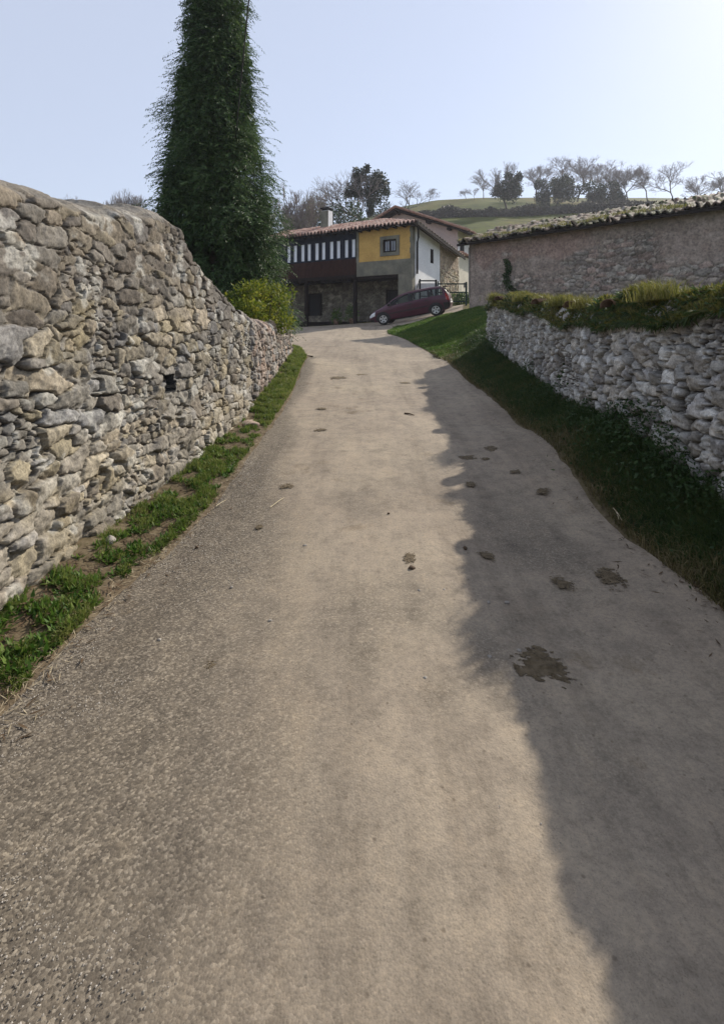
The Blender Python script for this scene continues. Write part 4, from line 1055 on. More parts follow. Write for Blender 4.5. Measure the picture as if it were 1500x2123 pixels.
def patch(name, x0, x1, s0, s1, mat, off=.006, sides=(1, -1), parent=carE, nx=14, ns=8, shape=None, slant=(0, 0)):
    for sg in sides:
        T, S_ = np.meshgrid(np.linspace(0, 1, nx), np.linspace(s0, s1, ns), indexing='ij')
        v = (S_ - s0) / (s1 - s0)
        X = (x0 + slant[0] * v) * (1 - T) + (x1 + slant[1] * v) * T
        y_, z_ = csec(X, S_)
        P = np.stack([X, y_ + off * .95, z_ + off * .5 * (S_ > 1)], -1)
        P[..., 1] *= sg
        F_ = grid_faces(nx, ns)
        mk(name, P.reshape(-1, 3), F_ if sg > 0 else F_[:, ::-1], mat, parent, True)
for a, b_ in WIN: patch('side_window', a - .015, b_ + .015, 1.10, 1.88, M['glass'], .004)
def topglass(name, x0, x1):
    xs2 = np.linspace(x0, x1, 10); sv = np.linspace(2.10, 3, 8); Xa, Sa = np.meshgrid(xs2, sv, indexing='ij'); y_, z_ = csec(Xa, Sa)
    P = np.concatenate([np.stack([Xa, y_, z_ + .004], -1), np.stack([Xa, -y_, z_ + .004], -1)[:, ::-1][:, 1:]], 1)
    mk(name, P.reshape(-1, 3), grid_faces(10, P.shape[1]), M['glass'], carE, True)
topglass('windscreen', .46, 1.30); topglass('rear_window', -2.06, -1.64)
patch('pillar_trim', -.16, -.06, 1.10, 1.9, M['trim'], .005); patch('pillar_trim', -1.16, -1.06, 1.10, 1.9, M['trim'], .005)
patch('headlamp', 1.78, 2.08, .62, .98, M['lamp'], .008, slant=(-.05, 0))
patch('tail_lamp', -2.085, -1.93, .72, 1.5, M['taillamp'], .008)
patch('sill_trim', -1.0, 1.0, .0, .14, M['trim'], .008)
patch('rub_strip', -1.0, .98, .50, .56, M['trim'], .012, ns=3)
patch('bumper_strip', -2.10, -1.78, .12, .55, M['trim'], .010); patch('bumper_strip', 1.86, 2.14, .02, .36, M['trim'], .010)
for xd in (1.02, -.11, -1.05): patch('door_seam', xd, xd + .012, .1, 1.05, M['trim'], .003, nx=2)
patch('door_handle', -.05 - .16, -.05 - .02, .84, .89, M['trim'], .02, ns=3); patch('door_handle', -1.02, -.88, .84, .89, M['trim'], .02, ns=3)
for sg in (1, -1): MB().box(.86, 1.02, *sorted((sg * .86, sg * 1.02)), .93, 1.06, .025).build('mirror', M['trim'], carE, True)
MB().box(-2.125, -2.10, -.55, .55, .55, .62).box(-2.13, -2.112, -.27, .27, .64, .75).build('number_plate', M['plate'], carE)
MB().box(-2.06, -1.86, -.60, .60, 1.40, 1.44, .012).build('spoiler', M['paint'], carE)
for xa in (1.36, -1.36):
    for sg in (1, -1):
        a_ = np.linspace(-.12, math.pi + .12, 22); yb = .872 * float(np.interp(xa, CX, CK))
        arch = [(xa + .385 * math.cos(t), .31 + .385 * math.sin(t)) for t in a_]
        V = [(x_, sg * (yb + .006), z_) for x_, z_ in arch] + [(xa, sg * (yb + .006), .30)]
        MB().add(V, [(i, i + 1, 22) for i in range(21)]).build('wheel_arch', M['trim'], carE)
        wv, wf = MB(), MB()
        n_ = 28; prof = [(.17, -.10), (.27, -.10), (.305, -.07), (.312, 0), (.305, .07), (.27, .10), (.20, .10)]
        V, F_ = [], []
        for i in range(n_):
            t = 2 * math.pi * i / n_
            for r_, w_ in prof: V.append((xa + r_ * math.cos(t), sg * (.80 + w_), .312 + r_ * math.sin(t)))
        k_ = len(prof)
        for i in range(n_):
            for j in range(k_ - 1): F_.append((i * k_ + j, ((i + 1) % n_) * k_ + j, ((i + 1) % n_) * k_ + j + 1, i * k_ + j + 1))
        wh = mk('wheel', V, F_, M['rubber'], carE, True)
        rm = MB()
        yo = sg * .885
        for i in range(5):
            t = 2 * math.pi * i / 5 + .3; c_, s_ = math.cos(t), math.sin(t)
            for r0, r1, w0, w1 in ((.03, .19, .038, .05),):
                rm.add([(xa + r0 * c_ - w0 * s_, yo, .312 + r0 * s_ + w0 * c_), (xa + r0 * c_ + w0 * s_, yo, .312 + r0 * s_ - w0 * c_), (xa + r1 * c_ + w1 * s_, yo + sg * .012, .312 + r1 * s_ - w1 * c_), (xa + r1 * c_ - w1 * s_, yo + sg * .012, .312 + r1 * s_ + w1 * c_)], [(0, 1, 2, 3)])
        ring = []
        for r_ in (.175, .208): ring += [(xa + r_ * math.cos(2 * math.pi * i / 24), yo + sg * .014, .312 + r_ * math.sin(2 * math.pi * i / 24)) for i in range(24)]
        rm.add(ring, [(i, (i + 1) % 24, 24 + (i + 1) % 24, 24 + i) for i in range(24)])
        rm.build('rim', M['alloy'], wh)
        MB().add([(xa + .18 * math.cos(2 * math.pi * i / 20), yo - sg * .04, .312 + .18 * math.sin(2 * math.pi * i / 20)) for i in range(20)], [tuple(range(20))]).build('brake_disc', M['trim'], wh)
for yy_ in (.38, -.38):
    for x_ in (.05, -.95): MB().box(x_ - .1, x_ + .4, yy_ - .24, yy_ + .24, .35, .60, .05).box(x_ - .22, x_ - .06, yy_ - .23, yy_ + .23, .5, 1.12, .05).box(x_ - .2, x_ - .1, yy_ - .12, yy_ + .12, 1.13, 1.30, .03).build('seat', M['seat'], carE, True)
MB().box(.75, 1.25, -.70, .70, .62, .86, .05).build('dashboard', M['seat'], carE)
# pose: near-side wheels touch the drive
pf, pr = Vector((1.06, 26.75, 0)), Vector((3.66, 26.05, 0))
pf.z, pr.z = g1(pf.x, pf.y) + .012, g1(pr.x, pr.y) + .012
fwd = (pf - pr).normalized(); left = Vector((0, 0, 1)).cross(fwd).normalized()
off_ = left * .80
pf2, pr2 = pf - left * 1.6, pr - left * 1.6
roll = .5 * ((g1(pf2.x, pf2.y) + .012 - pf.z) + (g1(pr2.x, pr2.y) + .012 - pr.z))
lat = (-left * 1.6 + Vector((0, 0, roll))).normalized()
upv = fwd.cross(-lat).normalized(); leftv = upv.cross(fwd).normalized()
mid = (pf + pr) / 2 - leftv * .80
Mx = Matrix((fwd, leftv, upv)).transposed().to_4x4(); Mx.translation = mid; Mx = Mx @ Matrix.Diagonal((1, 1, .98, 1))
carE.matrix_world = Mx

# ------------------------------------------------------------------ trees
def conifer(x, y, H, label):
    z0 = g1(x, y) - .1
    root = empty('conifer_tree', (x, y, z0)); tag(root, label, 'tree')
    MB().tube([(0, 0, 0), (.02, 0, H * .3), (0, .03, H * .7), (0, 0, H * .97)], [.24, .19, .10, .02], 8).build('trunk', M['bark'], root, True)
    HZc = [0, .4, 1.4, 2.6, 3.8, 4.6, 5.6, 7.0, 8.2, 9.6, 11, 12.4, 13.6, 14.2]; RZ = [1.6, 1.80, 1.86, 1.84, 1.72, 1.56, 1.32, 1.12, .97, .86, .74, .52, .22, .04]
    nb_, per = 300, 34; n = nb_ * per
    zf = np.linspace(0, 14.1, 200); cdf = np.cumsum(np.interp(zf, HZc, RZ)); cdf = cdf / cdf[-1]
    zb_ = np.interp((np.arange(nb_) + rng.uniform(0, 1, nb_)) / nb_, cdf, zf); ab_ = (np.arange(nb_) * 2.39996 + rng.normal(0, .35, nb_)) % (2 * np.pi)
    fb_ = np.clip(rng.normal(.97, .16, nb_), .62, 1.36)
    Rb = np.interp(zb_, HZc, RZ)
    z = np.repeat(zb_, per) + rng.normal(0, .17, n); a = np.repeat(ab_, per) + rng.normal(0, .20, n) / np.maximum(np.repeat(Rb, per), .35)
    Rz = np.interp(z, HZc, RZ)
    re = np.maximum(Rz * np.repeat(fb_, per) * rng.uniform(.66, 1.06, n), .12)
    ell = np.minimum(rng.uniform(.45, .95, n), re * .85)
    droop = rng.uniform(.20, .55, n); rise = np.repeat(rng.uniform(.0, .45, nb_), per) + rng.normal(0, .08, n)
    K = 24
    t = np.linspace(.08, 1, K)[None]
    rad = (re - ell)[:, None] + ell[:, None] * t
    zz = z[:, None] + ell[:, None] * (rise[:, None] * t - droop[:, None] * t ** 2.2 * 1.3)
    aa = a[:, None] + rng.normal(0, .10, (n, 1)) * t
    P = np.stack([rad * np.cos(aa), rad * np.sin(aa), zz], -1)
    out = np.stack([np.cos(a), np.sin(a), np.zeros(n)], 1); tang = np.stack([-np.sin(a), np.cos(a), np.zeros(n)], 1)
    sd_ = np.where(np.arange(K) % 2 == 0, 1, -1)[None, :, None]
    tilt = rng.normal(0, .6, (n, 1, 1))
    D = out[:, None] * .75 + tang[:, None] * sd_ * (.75 + .2 * rng.normal(size=(n, K, 1))) + np.array([0, 0, 1.0]) * (sd_ * tilt * .5 - .35 - .6 * (t ** 2)[..., None])
    D = D + .22 * rng.normal(size=D.shape)
    P = P.reshape(-1, 3); D = D.reshape(-1, 3); N = np.repeat(np.array([[0, 0, 1.0]]), len(P), 0) + rng.normal(0, .5, P.shape)
    L = (rng.uniform(.06, .14, (n, K)) * (1.2 - .5 * t)).ravel(); W = rng.uniform(.013, .025, len(P))
    v1 = cards(P, D, N, L, W)
    m_ = 90000
    z = np.interp(rng.uniform(0, 1, m_), cdf, zf); a = rng.uniform(0, 2 * np.pi, m_); r = np.interp(z, HZc, RZ) * .78 * rng.uniform(0, 1, m_) ** .4
    gap = fbm(np.cos(a) + 9, np.sin(a), z * .9, 3, 72) - .28 * sstep(5, 9, z); k = gap > -.45; z, a, r = z[k], a[k], r[k]
    v2 = cards(np.stack([r * np.cos(a), r * np.sin(a), z], 1), rand_dir(len(z)) - [0, 0, .6], rand_dir(len(z)), rng.uniform(.12, .24, len(z)), rng.uniform(.02, .05, len(z)))
    V, F = join([v1, v2]); mk('crown', V, F, M['leaf_conifer'], root)
    return root
conifer(-3.76, 13.2, 14.0, 'tall dark feathery conifer behind the left wall, cut by the top of the view')

sh = empty('shrub', (-2.30, 11.4, g1(-2.30, 11.4) + .0)); tag(sh, 'yellow-green leafy shrub growing over the low left wall at the conifer foot', 'shrub')
parts = []
for k in range(46):
    a, r_ = rng.uniform(0, 6.28), rng.uniform(0, 1) ** .55
    parts.append(leaf_blob(210, (.62 * r_ * math.cos(a), 1.25 * r_ * math.sin(a), 1.24 + rng.uniform(-.70, .54) * (1 - .45 * r_)), (.22, .26, .22), .08, .036, .25, -.2, .35, k))
for k in range(46):
    a = rng.uniform(0, 6.28); r_ = rng.uniform(0, .9); b0 = np.array([.55 * r_ * math.cos(a), 1.1 * r_ * math.sin(a), 1.62 + .1 * rng.normal() - .35 * r_])
    q = np.linspace(0, 1, 16)[:, None]; st = b0 + q * np.array([rng.normal() * .1, rng.normal() * .1, rng.uniform(.14, .30)])
    parts.append(cards(st, rand_dir(16) + [0, 0, .5], rand_dir(16) + [0, 0, 1], rng.uniform(.06, .10, 16), rng.uniform(.025, .04, 16)))
V, F = join(parts); mk('foliage', V, F, M['leaf_laurel'], sh)
f = MB()
for k in range(9):
    a = k * .7; f.tube([(.1 * math.cos(a), .15 * math.sin(a), 0), (.3 * math.cos(a), .45 * math.sin(a), .8), (.5 * math.cos(a), .8 * math.sin(a), 1.5)], [.025, .018, .008], 5)
f.build('stem', M['bark'], sh)

def skeleton(H, seed, spread=.55, depth=6, lean=0.0, r0=None, trunk=.28, minr=.012, upw=.25, nch=(2, 4)):
    r = random.Random(seed); segs = []
    def grow(p, d, L, rad, lev):
        n = 3 if lev < 2 else 2
        q = p
        for i in range(n):
            d2 = (d + Vector((r.gauss(0, .13), r.gauss(0, .13), r.gauss(0, .08) + upw * .12))).normalized()
            e = q + d2 * (L / n); ra = rad * (1 - .22 * i / n); rb = rad * (1 - .22 * (i + 1) / n)
            segs.append((q, e, max(ra, minr), max(rb, minr), lev)); q = e; d = d2
            if lev >= 1 and lev < depth and i < n - 1 and r.random() < .75:
                sidev = d.cross(Vector((r.gauss(0, 1), r.gauss(0, 1), r.gauss(0, 1)))).normalized()
                grow(q, (d * .6 + sidev * spread * 1.3 + Vector((0, 0, upw * .5))).normalized(), L * r.uniform(.45, .7), rb * .55, lev + 1)
        if lev < depth:
            for k in range(r.randint(*nch)):
                sidev = d.cross(Vector((r.gauss(0, 1), r.gauss(0, 1), r.gauss(0, 1)))).normalized()
                dd = (d + sidev * spread * r.uniform(.6, 1.4) + Vector((0, 0, upw))).normalized()
                grow(q, dd, L * r.uniform(.6, .85), rad * .62, lev + 1)
    grow(Vector((0, 0, 0)), Vector((lean, 0, 1)).normalized(), H * trunk, r0 or H * .02, 0)
    zm = max(s[1].z for s in segs); k = H / zm
    return [(a * k, b_ * k, ra, rb, l) for a, b_, ra, rb, l in segs]
def seg_mesh(segs, n=4):
    A = np.array([s[0] for s in segs]); B_ = np.array([s[1] for s in segs]); ra = np.array([s[2] for s in segs]); rb = np.array([s[3] for s in segs])
    d = unit(B_ - A); h = np.where(np.abs(d[:, 2:3]) < .9, np.array([[0, 0, 1.0]]), np.array([[1.0, 0, 0]])); u = unit(np.cross(d, h)); w = np.cross(d, u)
    V = []
    for P, r_ in ((A, ra), (B_, rb)):
        for k in range(n):
            t = 2 * math.pi * k / n; V.append(P + (u * math.cos(t) + w * math.sin(t)) * r_[:, None])
    V = np.stack(V, 1).reshape(-1, 3); b_ = np.arange(len(segs))[:, None] * 2 * n
    F = np.concatenate([b_ + [[k, (k + 1) % n, n + (k + 1) % n, n + k]] for k in range(n)])
    return V, F
def bare_tree(u, vb, vt, y, seed, label, group=None, ivy=None, buds=0, name='bare_tree', depth=6, minr=None, wide=1.0, lobes=None, **kw):
    x, _, zt = at(u, vt, y); z0 = g1(x, y); H = max(zt - z0, 2.0)
    root = empty(name, (x, y, z0 - .1)); tag(root, label, 'tree', group)
    segs = skeleton(H, seed, depth=depth, minr=minr or y * .00028, **kw)
    segs = [(Vector((a.x * wide, a.y * wide, a.z)), Vector((b_.x * wide, b_.y * wide, b_.z)), ra, rb, l) for a, b_, ra, rb, l in segs]
    V, F = seg_mesh([s for s in segs if s[4] <= 1]); mk('trunk', V, F, M['bark'], root)
    V, F = seg_mesh([s for s in segs if s[4] > 1]); mk('crown', V, F, M['twig_far'], root)
    if ivy:
        lo, hi, size, nn = ivy; parts = []; r_ = random.Random(seed + 5)
        for a, b_, ra, rb, l in segs:
            zrel = b_.z / H
            if lo < zrel < hi and l <= 3 and r_.random() < (1.0 if l < 2 else .6 if l == 2 else .16):
                parts.append(leaf_blob(nn, tuple((a + b_) / 2), (size * H,) * 3, .07 * H ** .5, .05 * H ** .5, .3, .2, .4, r_.randint(0, 999)))
        V, F = join(parts); mk('ivy', V, F, M['leaf_ivy'], root)
    if lobes:
        parts = []
        for i, (lu, lv, lr) in enumerate(lobes):
            lx_, ly_, lz_ = at(lu, lv, y); rr = lr / FPX * y
            parts.append(leaf_blob(int(620 * (rr / 1.2) ** 1.5) + 80, (lx_ - x, .6 * rr * math.sin(i * 2.4), lz_ - z0), (rr, rr, rr), .052 * y ** .42, .036 * y ** .42, .25, .25, .6, 50 + i, 2.4))
        V, F = join(parts); mk('ivy', V, F, M['leaf_ivy'], root)
    if buds:
        tips = [s[1] for s in segs if s[4] >= 4]; tips = [tips[int(i)] for i in rng.integers(0, len(tips), buds)]
        P = np.array(tips) + rng.normal(0, .15, (buds, 3)); V, F = cards(P, rand_dir(buds), rand_dir(buds), rng.uniform(.10, .2, buds), rng.uniform(.05, .1, buds))
        mk('buds', V, F, M['leaf_bud'], root)['kind'] = 'stuff'
    return root
M['leaf_bud'] = leaf_mat('spring_buds', [(.10, .11, .06), (.17, .18, .10), (.24, .24, .15)], .4, .5)
GH = 'bare winter trees on the hill'
# ivy tree behind the roof
bare_tree(768, 447, 328, 64, 21, 'ivy-clad tree with bare top boughs directly above the ochre house roof', None, None, name='ivy_tree', spread=.75, upw=.25, trunk=.22, minr=.010, wide=1.25, lobes=[(772, 376, 19), (752, 362, 12), (740, 358, 9), (738, 372, 9), (728, 394, 12), (742, 398, 10), (784, 362, 11), (794, 382, 11), (764, 398, 15), (780, 402, 15), (768, 420, 11), (768, 436, 9), (800, 397, 6), (722, 399, 7), (760, 346, 7)])
# trees left behind the house
for u, vt, y, sd_, lab, bd in ((586, 374, 52, 31, 'bare tree right beside the conifer, behind the house', 0), (611, 402, 58, 32, 'small bare tree between the conifer and the budding tree', 300), (638, 404, 50, 33, 'pale budding tree left of the chimney', 1500),
                               (303, 396, 60, 35, 'faint bare tree above the tall left wall beside the conifer', 0), (226, 408, 62, 36, 'faint bare tree above the left wall, nearer the shoulder', 0), (150, 402, 60, 37, 'bare tree above the far left of the wall', 0), (560, 400, 60, 38, 'bare tree half hidden by the conifer edge', 0)):
    bare_tree(u, 0, vt, y, sd_, lab, 'bare trees behind the wall and house', None, bd, spread=.42, upw=.42, trunk=.22, minr=.010)
# hedge shrubs behind the roof
for i, (u, v, y, rx_, rz_, lab) in enumerate(((712, 436, 54, 1.6, 1.3, 'dark evergreen bush behind the roof right of the chimney'), (742, 444, 56, 1.3, .9, 'low evergreen bush at the foot of the ivy-clad tree'), (798, 424, 62, 1.2, 1.5, 'evergreen bush right of the ivy-clad tree'), (680, 447, 55, 1.5, 1.2, 'evergreen bush just behind the chimney'))):
    x, _, z = at(u, v, y); z0 = g1(x, y); n = 2600
    c0 = np.array((0, 0, (z - z0) * .55)); V, F = leaf_blob(n, c0, (rx_, rx_, (z - z0) * .55 + .2), .30, .16, .3, 0, .5, 300 + i)
    o = mk('evergreen_bush', V, F, M['leaf_dark'] if i % 2 else M['leaf_ivy']); o.location = (x, y, z0); tag(o, lab, 'bush', 'bushes behind the roof')
# hill trees
HT = [(832, 380, 92, 41, 'small upright bare tree just right of the ivy-clad tree', None), (864, 394, 146, 42, 'small pale bare tree on the crest over the pale gable', None), (888, 392, 148, 43, 'second pale bare tree on the crest over the pale gable', None),
      (966, 388, 146, 44, 'low bushy bare tree on the crest left of the hill ivy tree', None), (1002, 362, 144, 45, 'wide bare tree on the crest left of the dark hill ivy tree', None), (982, 392, 142, 46, 'small twiggy tree beside the wide bare crest tree', None),
      (1112, 334, 140, 47, 'slender bare tree standing alone right of the dark hill ivy tree', None), (1166, 326, 132, 48, 'large bare tree in the hill clump', None), (1196, 324, 134, 49, 'large rounded bare tree in the middle of the hill clump', None), (1232, 340, 138, 50, 'bare tree thin as a rod at the right of the hill clump', None),
      (1266, 342, 126, 51, 'partly ivied bare tree near the right end of the hill', (.1, .62, .05, 40)), (1300, 336, 124, 52, 'tall bare tree over the mossy barn eave', None), (1342, 352, 128, 53, 'bare tree right of the tall tree over the barn', None), (1392, 340, 122, 54, 'bare tree over the right half of the barn', None), (1440, 360, 128, 55, 'bare tree near the far right edge', None), (1486, 348, 124, 56, 'bare tree at the far right edge', None)]
for u, vt, y, sd_, lab, iv in HT:
    bare_tree(u, 0, vt, y, sd_, lab, GH, iv, depth=5 if vt > 365 else 6, spread=.7 if vt > 365 else .52, upw=.30, trunk=.10 if vt > 365 else .18, minr=y * .00008, wide=1.7 if vt > 365 else 1.55)
bare_tree(1052, 430, 336, 108, 61, 'dark rounded ivy-covered tree standing alone in the hill pasture', None, None, name='ivy_tree', spread=.55, upw=.4, trunk=.3, minr=.012, wide=1.2, lobes=[(1050, 386, 19), (1068, 378, 15), (1074, 366, 8), (1034, 392, 12), (1060, 400, 14), (1046, 406, 10), (1072, 394, 11), (1053, 364, 7), (1028, 398, 6)])
for i, (u, v, y, w_, lab) in enumerate(((1135, 372, 118, 2.2, 'dark ivied thicket at the left of the hill clump'), (1165, 362, 120, 2.3, 'tallest dark thicket in the hill clump'), (1200, 378, 116, 3.0, 'broad dark thicket below the rounded bare tree'), (1240, 392, 118, 2.2, 'low dark thicket between clump and ivied tree'), (1280, 378, 118, 2.6, 'dark thicket at the right end of the hill over the barn'))):
    x, _, z = at(u, v, y); z0 = g1(x, y); hh = z - z0; parts = []
    for k in range(9): parts.append(leaf_blob(330, (rng.normal() * w_ * .5, rng.normal() * w_ * .3, hh * rng.uniform(.15, .85)), (w_ * .42, w_ * .42, hh * .2), .42, .26, .3, 0, .4, 400 + i * 9 + k))
    V, F = join(parts); o = mk('thicket', V, F, M['leaf_ivy']); o.location = (x, y, z0); tag(o, lab, 'thicket', 'thickets in the hill clump')
# hedge line across the pasture
def hedge(u0, u1, vfn, h, y, n, label):
    u = rng.uniform(u0, u1, n); yy_ = y + rng.normal(0, .7, n); x = (u - UC) / FPX * yy_
    P = np.stack([x, yy_, gz(x, yy_) + rng.uniform(0, 1, n) * h * (.75 + .5 * fbm(x * .35, x * 0, 0, 3, 81))], 1)
    V, F = cards(P, rand_dir(n) + [0, 0, .4], rand_dir(n), rng.uniform(.3, .7, n), rng.uniform(.12, .28, n))
    tag(mk('hedge', V, F, M['leaf_bramble']), label, 'hedge')
M['leaf_bramble'] = leaf_mat('bramble', [(.03, .03, .024), (.05, .05, .036), (.075, .07, .045)], .1, .2)
hedge(868, 1520, None, 2.1, 106, 26000, 'long dark bramble hedge crossing the hill pasture')

# ------------------------------------------------------------------ things lying about
MB().tube([(-3.5, 14, 6.2), (-2.06, 9, 6.6), (-.6, 4, 6.98), (.6, -1, 7.3)], .012, 6).build('overhead_cable', M['cable'])
tag(bpy.data.objects['overhead_cable'], 'thin black cable running up past the conifer', 'cable')

def rock(name, u, v, size, label, mat, cat='stone', seed=1, flat=.6, group=None, pos=None):
    p = pos or road_pt(u, v)
    d = rand_dir(1); n_ = 14
    th, ph = np.meshgrid(np.linspace(0, np.pi, 9), np.linspace(0, 2 * np.pi, n_, endpoint=False), indexing='ij')
    X = np.stack([np.sin(th) * np.cos(ph), np.sin(th) * np.sin(ph), np.cos(th)], -1)
    r_ = 1 + .55 * fbm(X[..., 0] * 1.3 + seed * 5, X[..., 1] * 1.3, X[..., 2] * 1.3, 3, seed)
    V = X * r_[..., None] * np.array([1, .75, flat]) * size
    i, j = np.meshgrid(np.arange(8), np.arange(n_), indexing='ij'); a = (i * n_ + j).ravel(); c = (i * n_ + (j + 1) % n_).ravel()
    F = np.stack([a, a + n_, c + n_, c], 1)
    o = mk(name, V.reshape(-1, 3), F, mat, None, False); o.location = (p[0], p[1], p[2] + size * flat * .45); o.rotation_euler = (0, 0, seed * 1.7)
    return tag(o, label, cat, group)
M['slab'] = simple('pinkish_slab', (.42, .32, .25), (.33, .25, .2), 9, .9, .4)
rock('flat_stone', 506, 868, .16, 'flat pinkish stone fallen at the foot of the left wall', M['slab'], seed=3, flat=.22, pos=(-1.52, 7.0, g1(-1.52, 7.0)))
rock('loose_stone', 236, 1124, .055, 'pale loose stone on the bare soil by the left wall', M['pebble'], seed=5, pos=(-1.74, 3.58, g1(-1.74, 3.58)))
G_ = 'pebbles scattered on the lane'
pebs = [(853, 1181, .022), (408, 1137, .014), (805, 1066, .012), (868, 1227, .012), (920, 1225, .011), (808, 1279, .010), (1012, 1252, .012), (1075, 1352, .014), (1014, 1365, .013), (1050, 1252, .014), (964, 1139, .018), (632, 1133, .014), (700, 1330, .010), (560, 1290, .012), (480, 1220, .011), (880, 1410, .012), (330, 1330, .013), (640, 1420, .012)]
for i, (u, v, s_) in enumerate(pebs):
    dark = i in (0, 1, 2, 10)
    rock('pebble', u, v, s_, 'dark pebble on the sunlit lane' if dark else 'small pale pebble lying on the lane', M['twig'] if dark else M['pebble'], 'pebble', i + 2, .6, G_ + (' dark' if dark else ' pale'))
def pat(u, v, wx_, wy_, label, seed, h=.022):
    """low ragged mat of dried dung, broken up at its rim"""
    x, y, z = road_pt(u, v); n_ = 64
    g = np.linspace(-1.5, 1.5, n_); A, B_ = np.meshgrid(g, g, indexing='ij')
    rr = np.sqrt(A ** 2 + B_ ** 2) * (1 + .45 * fbm(A * 1.1 + seed, B_ * 1.1, 0, 3, seed))
    px, py = A * wx_, B_ * wy_
    tex = fbm(A * 3.2 + 2 * B_ + seed * 3, B_ * 7, 0, 4, seed + 5)
    dens = 1.05 - rr + .85 * tex
    hz = h * np.clip(dens + .15, 0, 1.1) * (.6 + .8 * np.abs(tex)) + .002
    gzv = gz((x + px).ravel(), (y + py).ravel()).reshape(px.shape) - g1(x, y)
    F = grid_faces(n_, n_); d = dens.ravel()[F]; F = F[(d > 0).all(1)]
    V = np.stack([px, py, hz + gzv], -1).reshape(-1, 3)
    use = np.unique(F); mp = np.full(len(V), -1); mp[use] = np.arange(len(use))
    o = mk('cow_dung', V[use], mp[F], M['dung'], None, True); o.location = (x, y, z + .004)
    tag(o, label, 'cow dung', 'dried cow dung on the lane'); return o
PATS = [(1128, 1382, .105, .085, 'large dried dung pat near the bottom right of the lane', .03), (1165, 1213, .05, .055, 'round dung patch between the large pat and the bank', .012), (1262, 1200, .06, .085, 'dung smear at the right end, against the shaded edge', .012), (1008, 1154, .05, .045, 'flat dung stain on the shadow line left of the round patch', .008),
        (975, 1006, .045, .05, 'small dung lump on the shadow line below the pair', .014), (968, 950, .07, .05, 'wide dung streak at the shadow edge', .012), (1018, 932, .07, .06, 'ring-shaped dung patch in the shade', .012), (1006, 953, .04, .035, 'small dung spot beside the ring-shaped patch', .01), (1124, 1020, .06, .04, 'thin dung streak in the shade near the bank', .01), (1066, 980, .05, .035, 'faint dung spot in the shade between the ring and the thin streak', .006),
        (596, 1010, .06, .05, 'dark dung scrap on the sunny left of the lane', .012), (664, 893, .07, .05, 'small dung scrap farther up the left wheel track', .012), (703, 784, .16, .14, 'dark patch on the lane left of centre, far up', .012), (536, 1096, .03, .03, 'tiny dung crumb low on the left of the lane', .01), (748, 778, .12, .1, 'dark patch on the lane centre, far up', .01), (848, 1160, .03, .05, 'crumbled dung trail on the sunlit centre', .008), (440, 1385, .03, .03, 'dark clod on the chippings at the lower left', .012), (666, 848, .07, .06, 'dung scrap beside the left wheel track', .01), (838, 795, .1, .08, 'faint dung spot right of centre far up the lane', .008)]
for i, (u, v, a_, b_, lab, h_) in enumerate(PATS): pat(u, v, a_, b_ * 1.25, lab, 11 + i, h_ * .4)
def stick(u, v, u2, v2, r_, mat, name, label, cat, lift=.012):
    p = Vector(road_pt(u, v)); q = Vector(road_pt(u2, v2)); p.z += lift; q.z += lift
    m_ = (p + q) / 2 + Vector((.006, .01, .006)); MB().tube([p, m_, q], [r_, r_ * .9, r_ * .5], 6).build(name, mat)
    o = [o for o in bpy.data.objects if o.name.startswith(name) and 'label' not in o][-1]; tag(o, label, cat)
stick(560, 1056, 589, 1035, .0035, M['straw'], 'straw_stalk', 'long pale straw stalk on the left half of the lane', 'straw')
stick(448, 1053, 470, 1040, .003, M['straw'], 'straw_stalk', 'pale straw stalk at the left asphalt edge', 'straw')
stick(838, 859, 858, 863, .012, M['twig'], 'twig', 'short brown stick on the lane at the shadow edge', 'twig')
stick(1270, 1062, 1288, 1088, .0035, M['straw'], 'straw_stalk', 'dry stalk at the right edge of the lane', 'straw', .03)
stick(1274, 1068, 1282, 1088, .003, M['straw'], 'straw_stalk', 'shorter dry stalk crossing the one at the right lane edge', 'straw', .035)
# loose chippings on the bare strip
n = 16000
y = 1.0 * (5.5 / 1.0) ** rng.uniform(0, 1, n); lxq = np.interp(y, [p[1] for p in LE[:10]], [p[0] for p in LE[:10]])
wq = np.interp(y, [0, 2.2, 3.5, 5, 8], [1.3, 1.25, .8, .4, .2])
x = lxq + np.abs(rng.normal(0, .6, n)) * wq; k = (fbm(x * 2, y * 2, 0, 3, 12) > rng.uniform(-.5, .3, n)); x, y = x[k], y[k]
r_ = rng.uniform(.0018, .0048, len(x))
P = np.stack([x, y, gz(x, y) + .016 + 0 * x], 1)
T4 = np.array([[1, 0, -.4], [-.5, .87, -.4], [-.5, -.87, -.4], [0, 0, .7]])
ang = rng.uniform(0, 6.28, len(x)); cs_, sn_ = np.cos(ang), np.sin(ang)
V = np.stack([P + np.stack([(cs_ * t[0] - sn_ * t[1]) * r_, (sn_ * t[0] + cs_ * t[1]) * r_, t[2] * r_ * .8], 1) for t in T4], 1).reshape(-1, 3)
b_ = np.arange(len(x))[:, None] * 4; F = np.concatenate([b_ + [[0, 1, 3]], b_ + [[1, 2, 3]], b_ + [[2, 0, 3]]])
M['chip'] = leaf_mat('chippings', [(.12, .105, .085), (.22, .195, .16), (.36, .32, .27), (.5, .46, .40)], 0, 8, .9)
tag(mk('gravel', V, F, M['chip']), 'loose pale chippings on the dark left strip of the lane', 'gravel', kind='stuff')
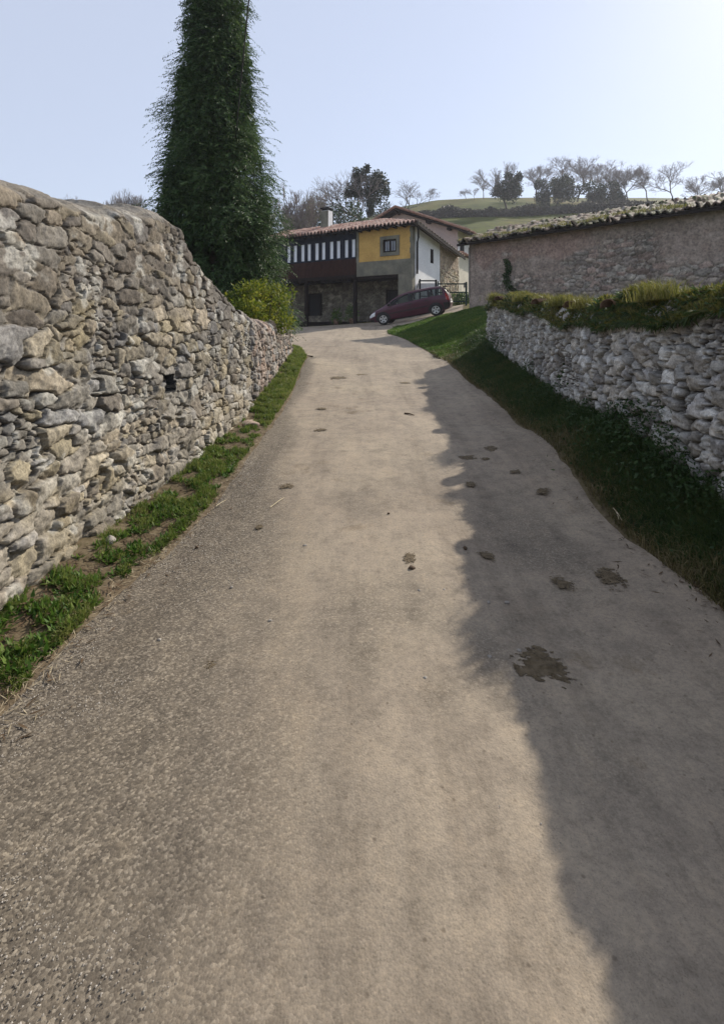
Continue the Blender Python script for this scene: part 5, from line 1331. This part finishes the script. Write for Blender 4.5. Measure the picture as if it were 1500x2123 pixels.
# plants in the wall and the porch
parts = [leaf_blob(170, (2.90, 7.35, .98), (.10, .20, .17), .075, .035, .3, .3, .4, 5), leaf_blob(90, (2.88, 7.2, .80), (.08, .15, .12), .07, .03, .3, .3, .4, 6)]
V, F = parts[0]; tag(mk('wall_fern', V, F, M['leaf_dark']), 'dark leafy clump growing out of the right wall face', 'plant')
for i, (lx_, s_, lab) in enumerate(((-5.9, .75, 'leafy plant in the dark porch left of the middle post'), (-4.7, .9, 'taller leafy plant beside the middle porch post'), (-9.2, .5, 'low plant at the left end of the porch'))):
    w_ = H.matrix_world if False else Matrix.Translation(HO) @ Matrix.Rotation(HR, 4, 'Z'); p = w_ @ Vector((lx_, .9, 0)); z0 = g1(p.x, p.y)
    V, F = leaf_blob(420, (0, 0, s_ * .75), (s_ * .45, s_ * .45, s_ * .6), .16, .06, .3, .1, .4, 70 + i); o = empty('potted_plant', (p.x, p.y, z0)); tag(o, lab, 'plant', 'plants in the porch')
    mk('foliage', V, F, M['leaf_weed'], o); MB().tube([(0, 0, 0), (0, 0, .34)], [.14, .18], 12).build('pot', M['tile'], o, True)

# ------------------------------------------------------------------ light, sky, air
AZ, EL = R(44), R(33)
sdv_ = Vector((math.sin(AZ) * math.cos(EL), math.cos(AZ) * math.cos(EL), math.sin(EL)))
sun = bpy.data.lights.new('sun', 'SUN'); sun.energy = 4.1; sun.angle = R(.6); sun.color = (1.0, .92, .80)
so = bpy.data.objects.new('sun', sun); COL.objects.link(so); so.rotation_euler = (-sdv_).to_track_quat('-Z', 'Y').to_euler()
wd_ = bpy.data.worlds.new('World'); sc.world = wd_; wd_.use_nodes = True; nt = wd_.node_tree
sky = nt.nodes.new('ShaderNodeTexSky'); sky.sky_type = 'NISHITA'; sky.sun_disc = False; sky.sun_elevation = EL; sky.sun_rotation = AZ
sky.air_density = 1.0; sky.dust_density = .45; sky.ozone_density = 2.0; sky.altitude = 0
mx = nt.nodes.new('ShaderNodeMix'); mx.data_type = 'RGBA'; mx.inputs[0].default_value = .66        # thin high veil over the blue
nt.links.new(sky.outputs[0], mx.inputs[6]); mx.inputs[7].default_value = (4.35, 4.65, 5.5, 1)
bg = nt.nodes['Background']; bg.inputs['Strength'].default_value = .12; nt.links.new(mx.outputs[2], bg.inputs['Color'])
m = bpy.data.materials.new('haze'); m.use_nodes = True; nt = m.node_tree; nt.nodes.remove(nt.nodes['Principled BSDF'])
pv = nt.nodes.new('ShaderNodeVolumePrincipled'); pv.inputs['Color'].default_value = (.86, .88, .97, 1); pv.inputs['Density'].default_value = .0006; pv.inputs['Anisotropy'].default_value = .3
nt.links.new(pv.outputs[0], nt.nodes['Material Output'].inputs['Volume'])
hz_ = MB().box(-260, 300, -70, 330, -12, 60).build('haze', m); tag(hz_, 'thin pale haze over the valley', 'haze', kind='stuff')
vs = sc.view_settings; vs.view_transform = 'Standard'; vs.look = 'None'; vs.exposure = 0.5; vs.gamma = 1.0
sc.cycles.max_bounces = 6; sc.cycles.transparent_max_bounces = 8
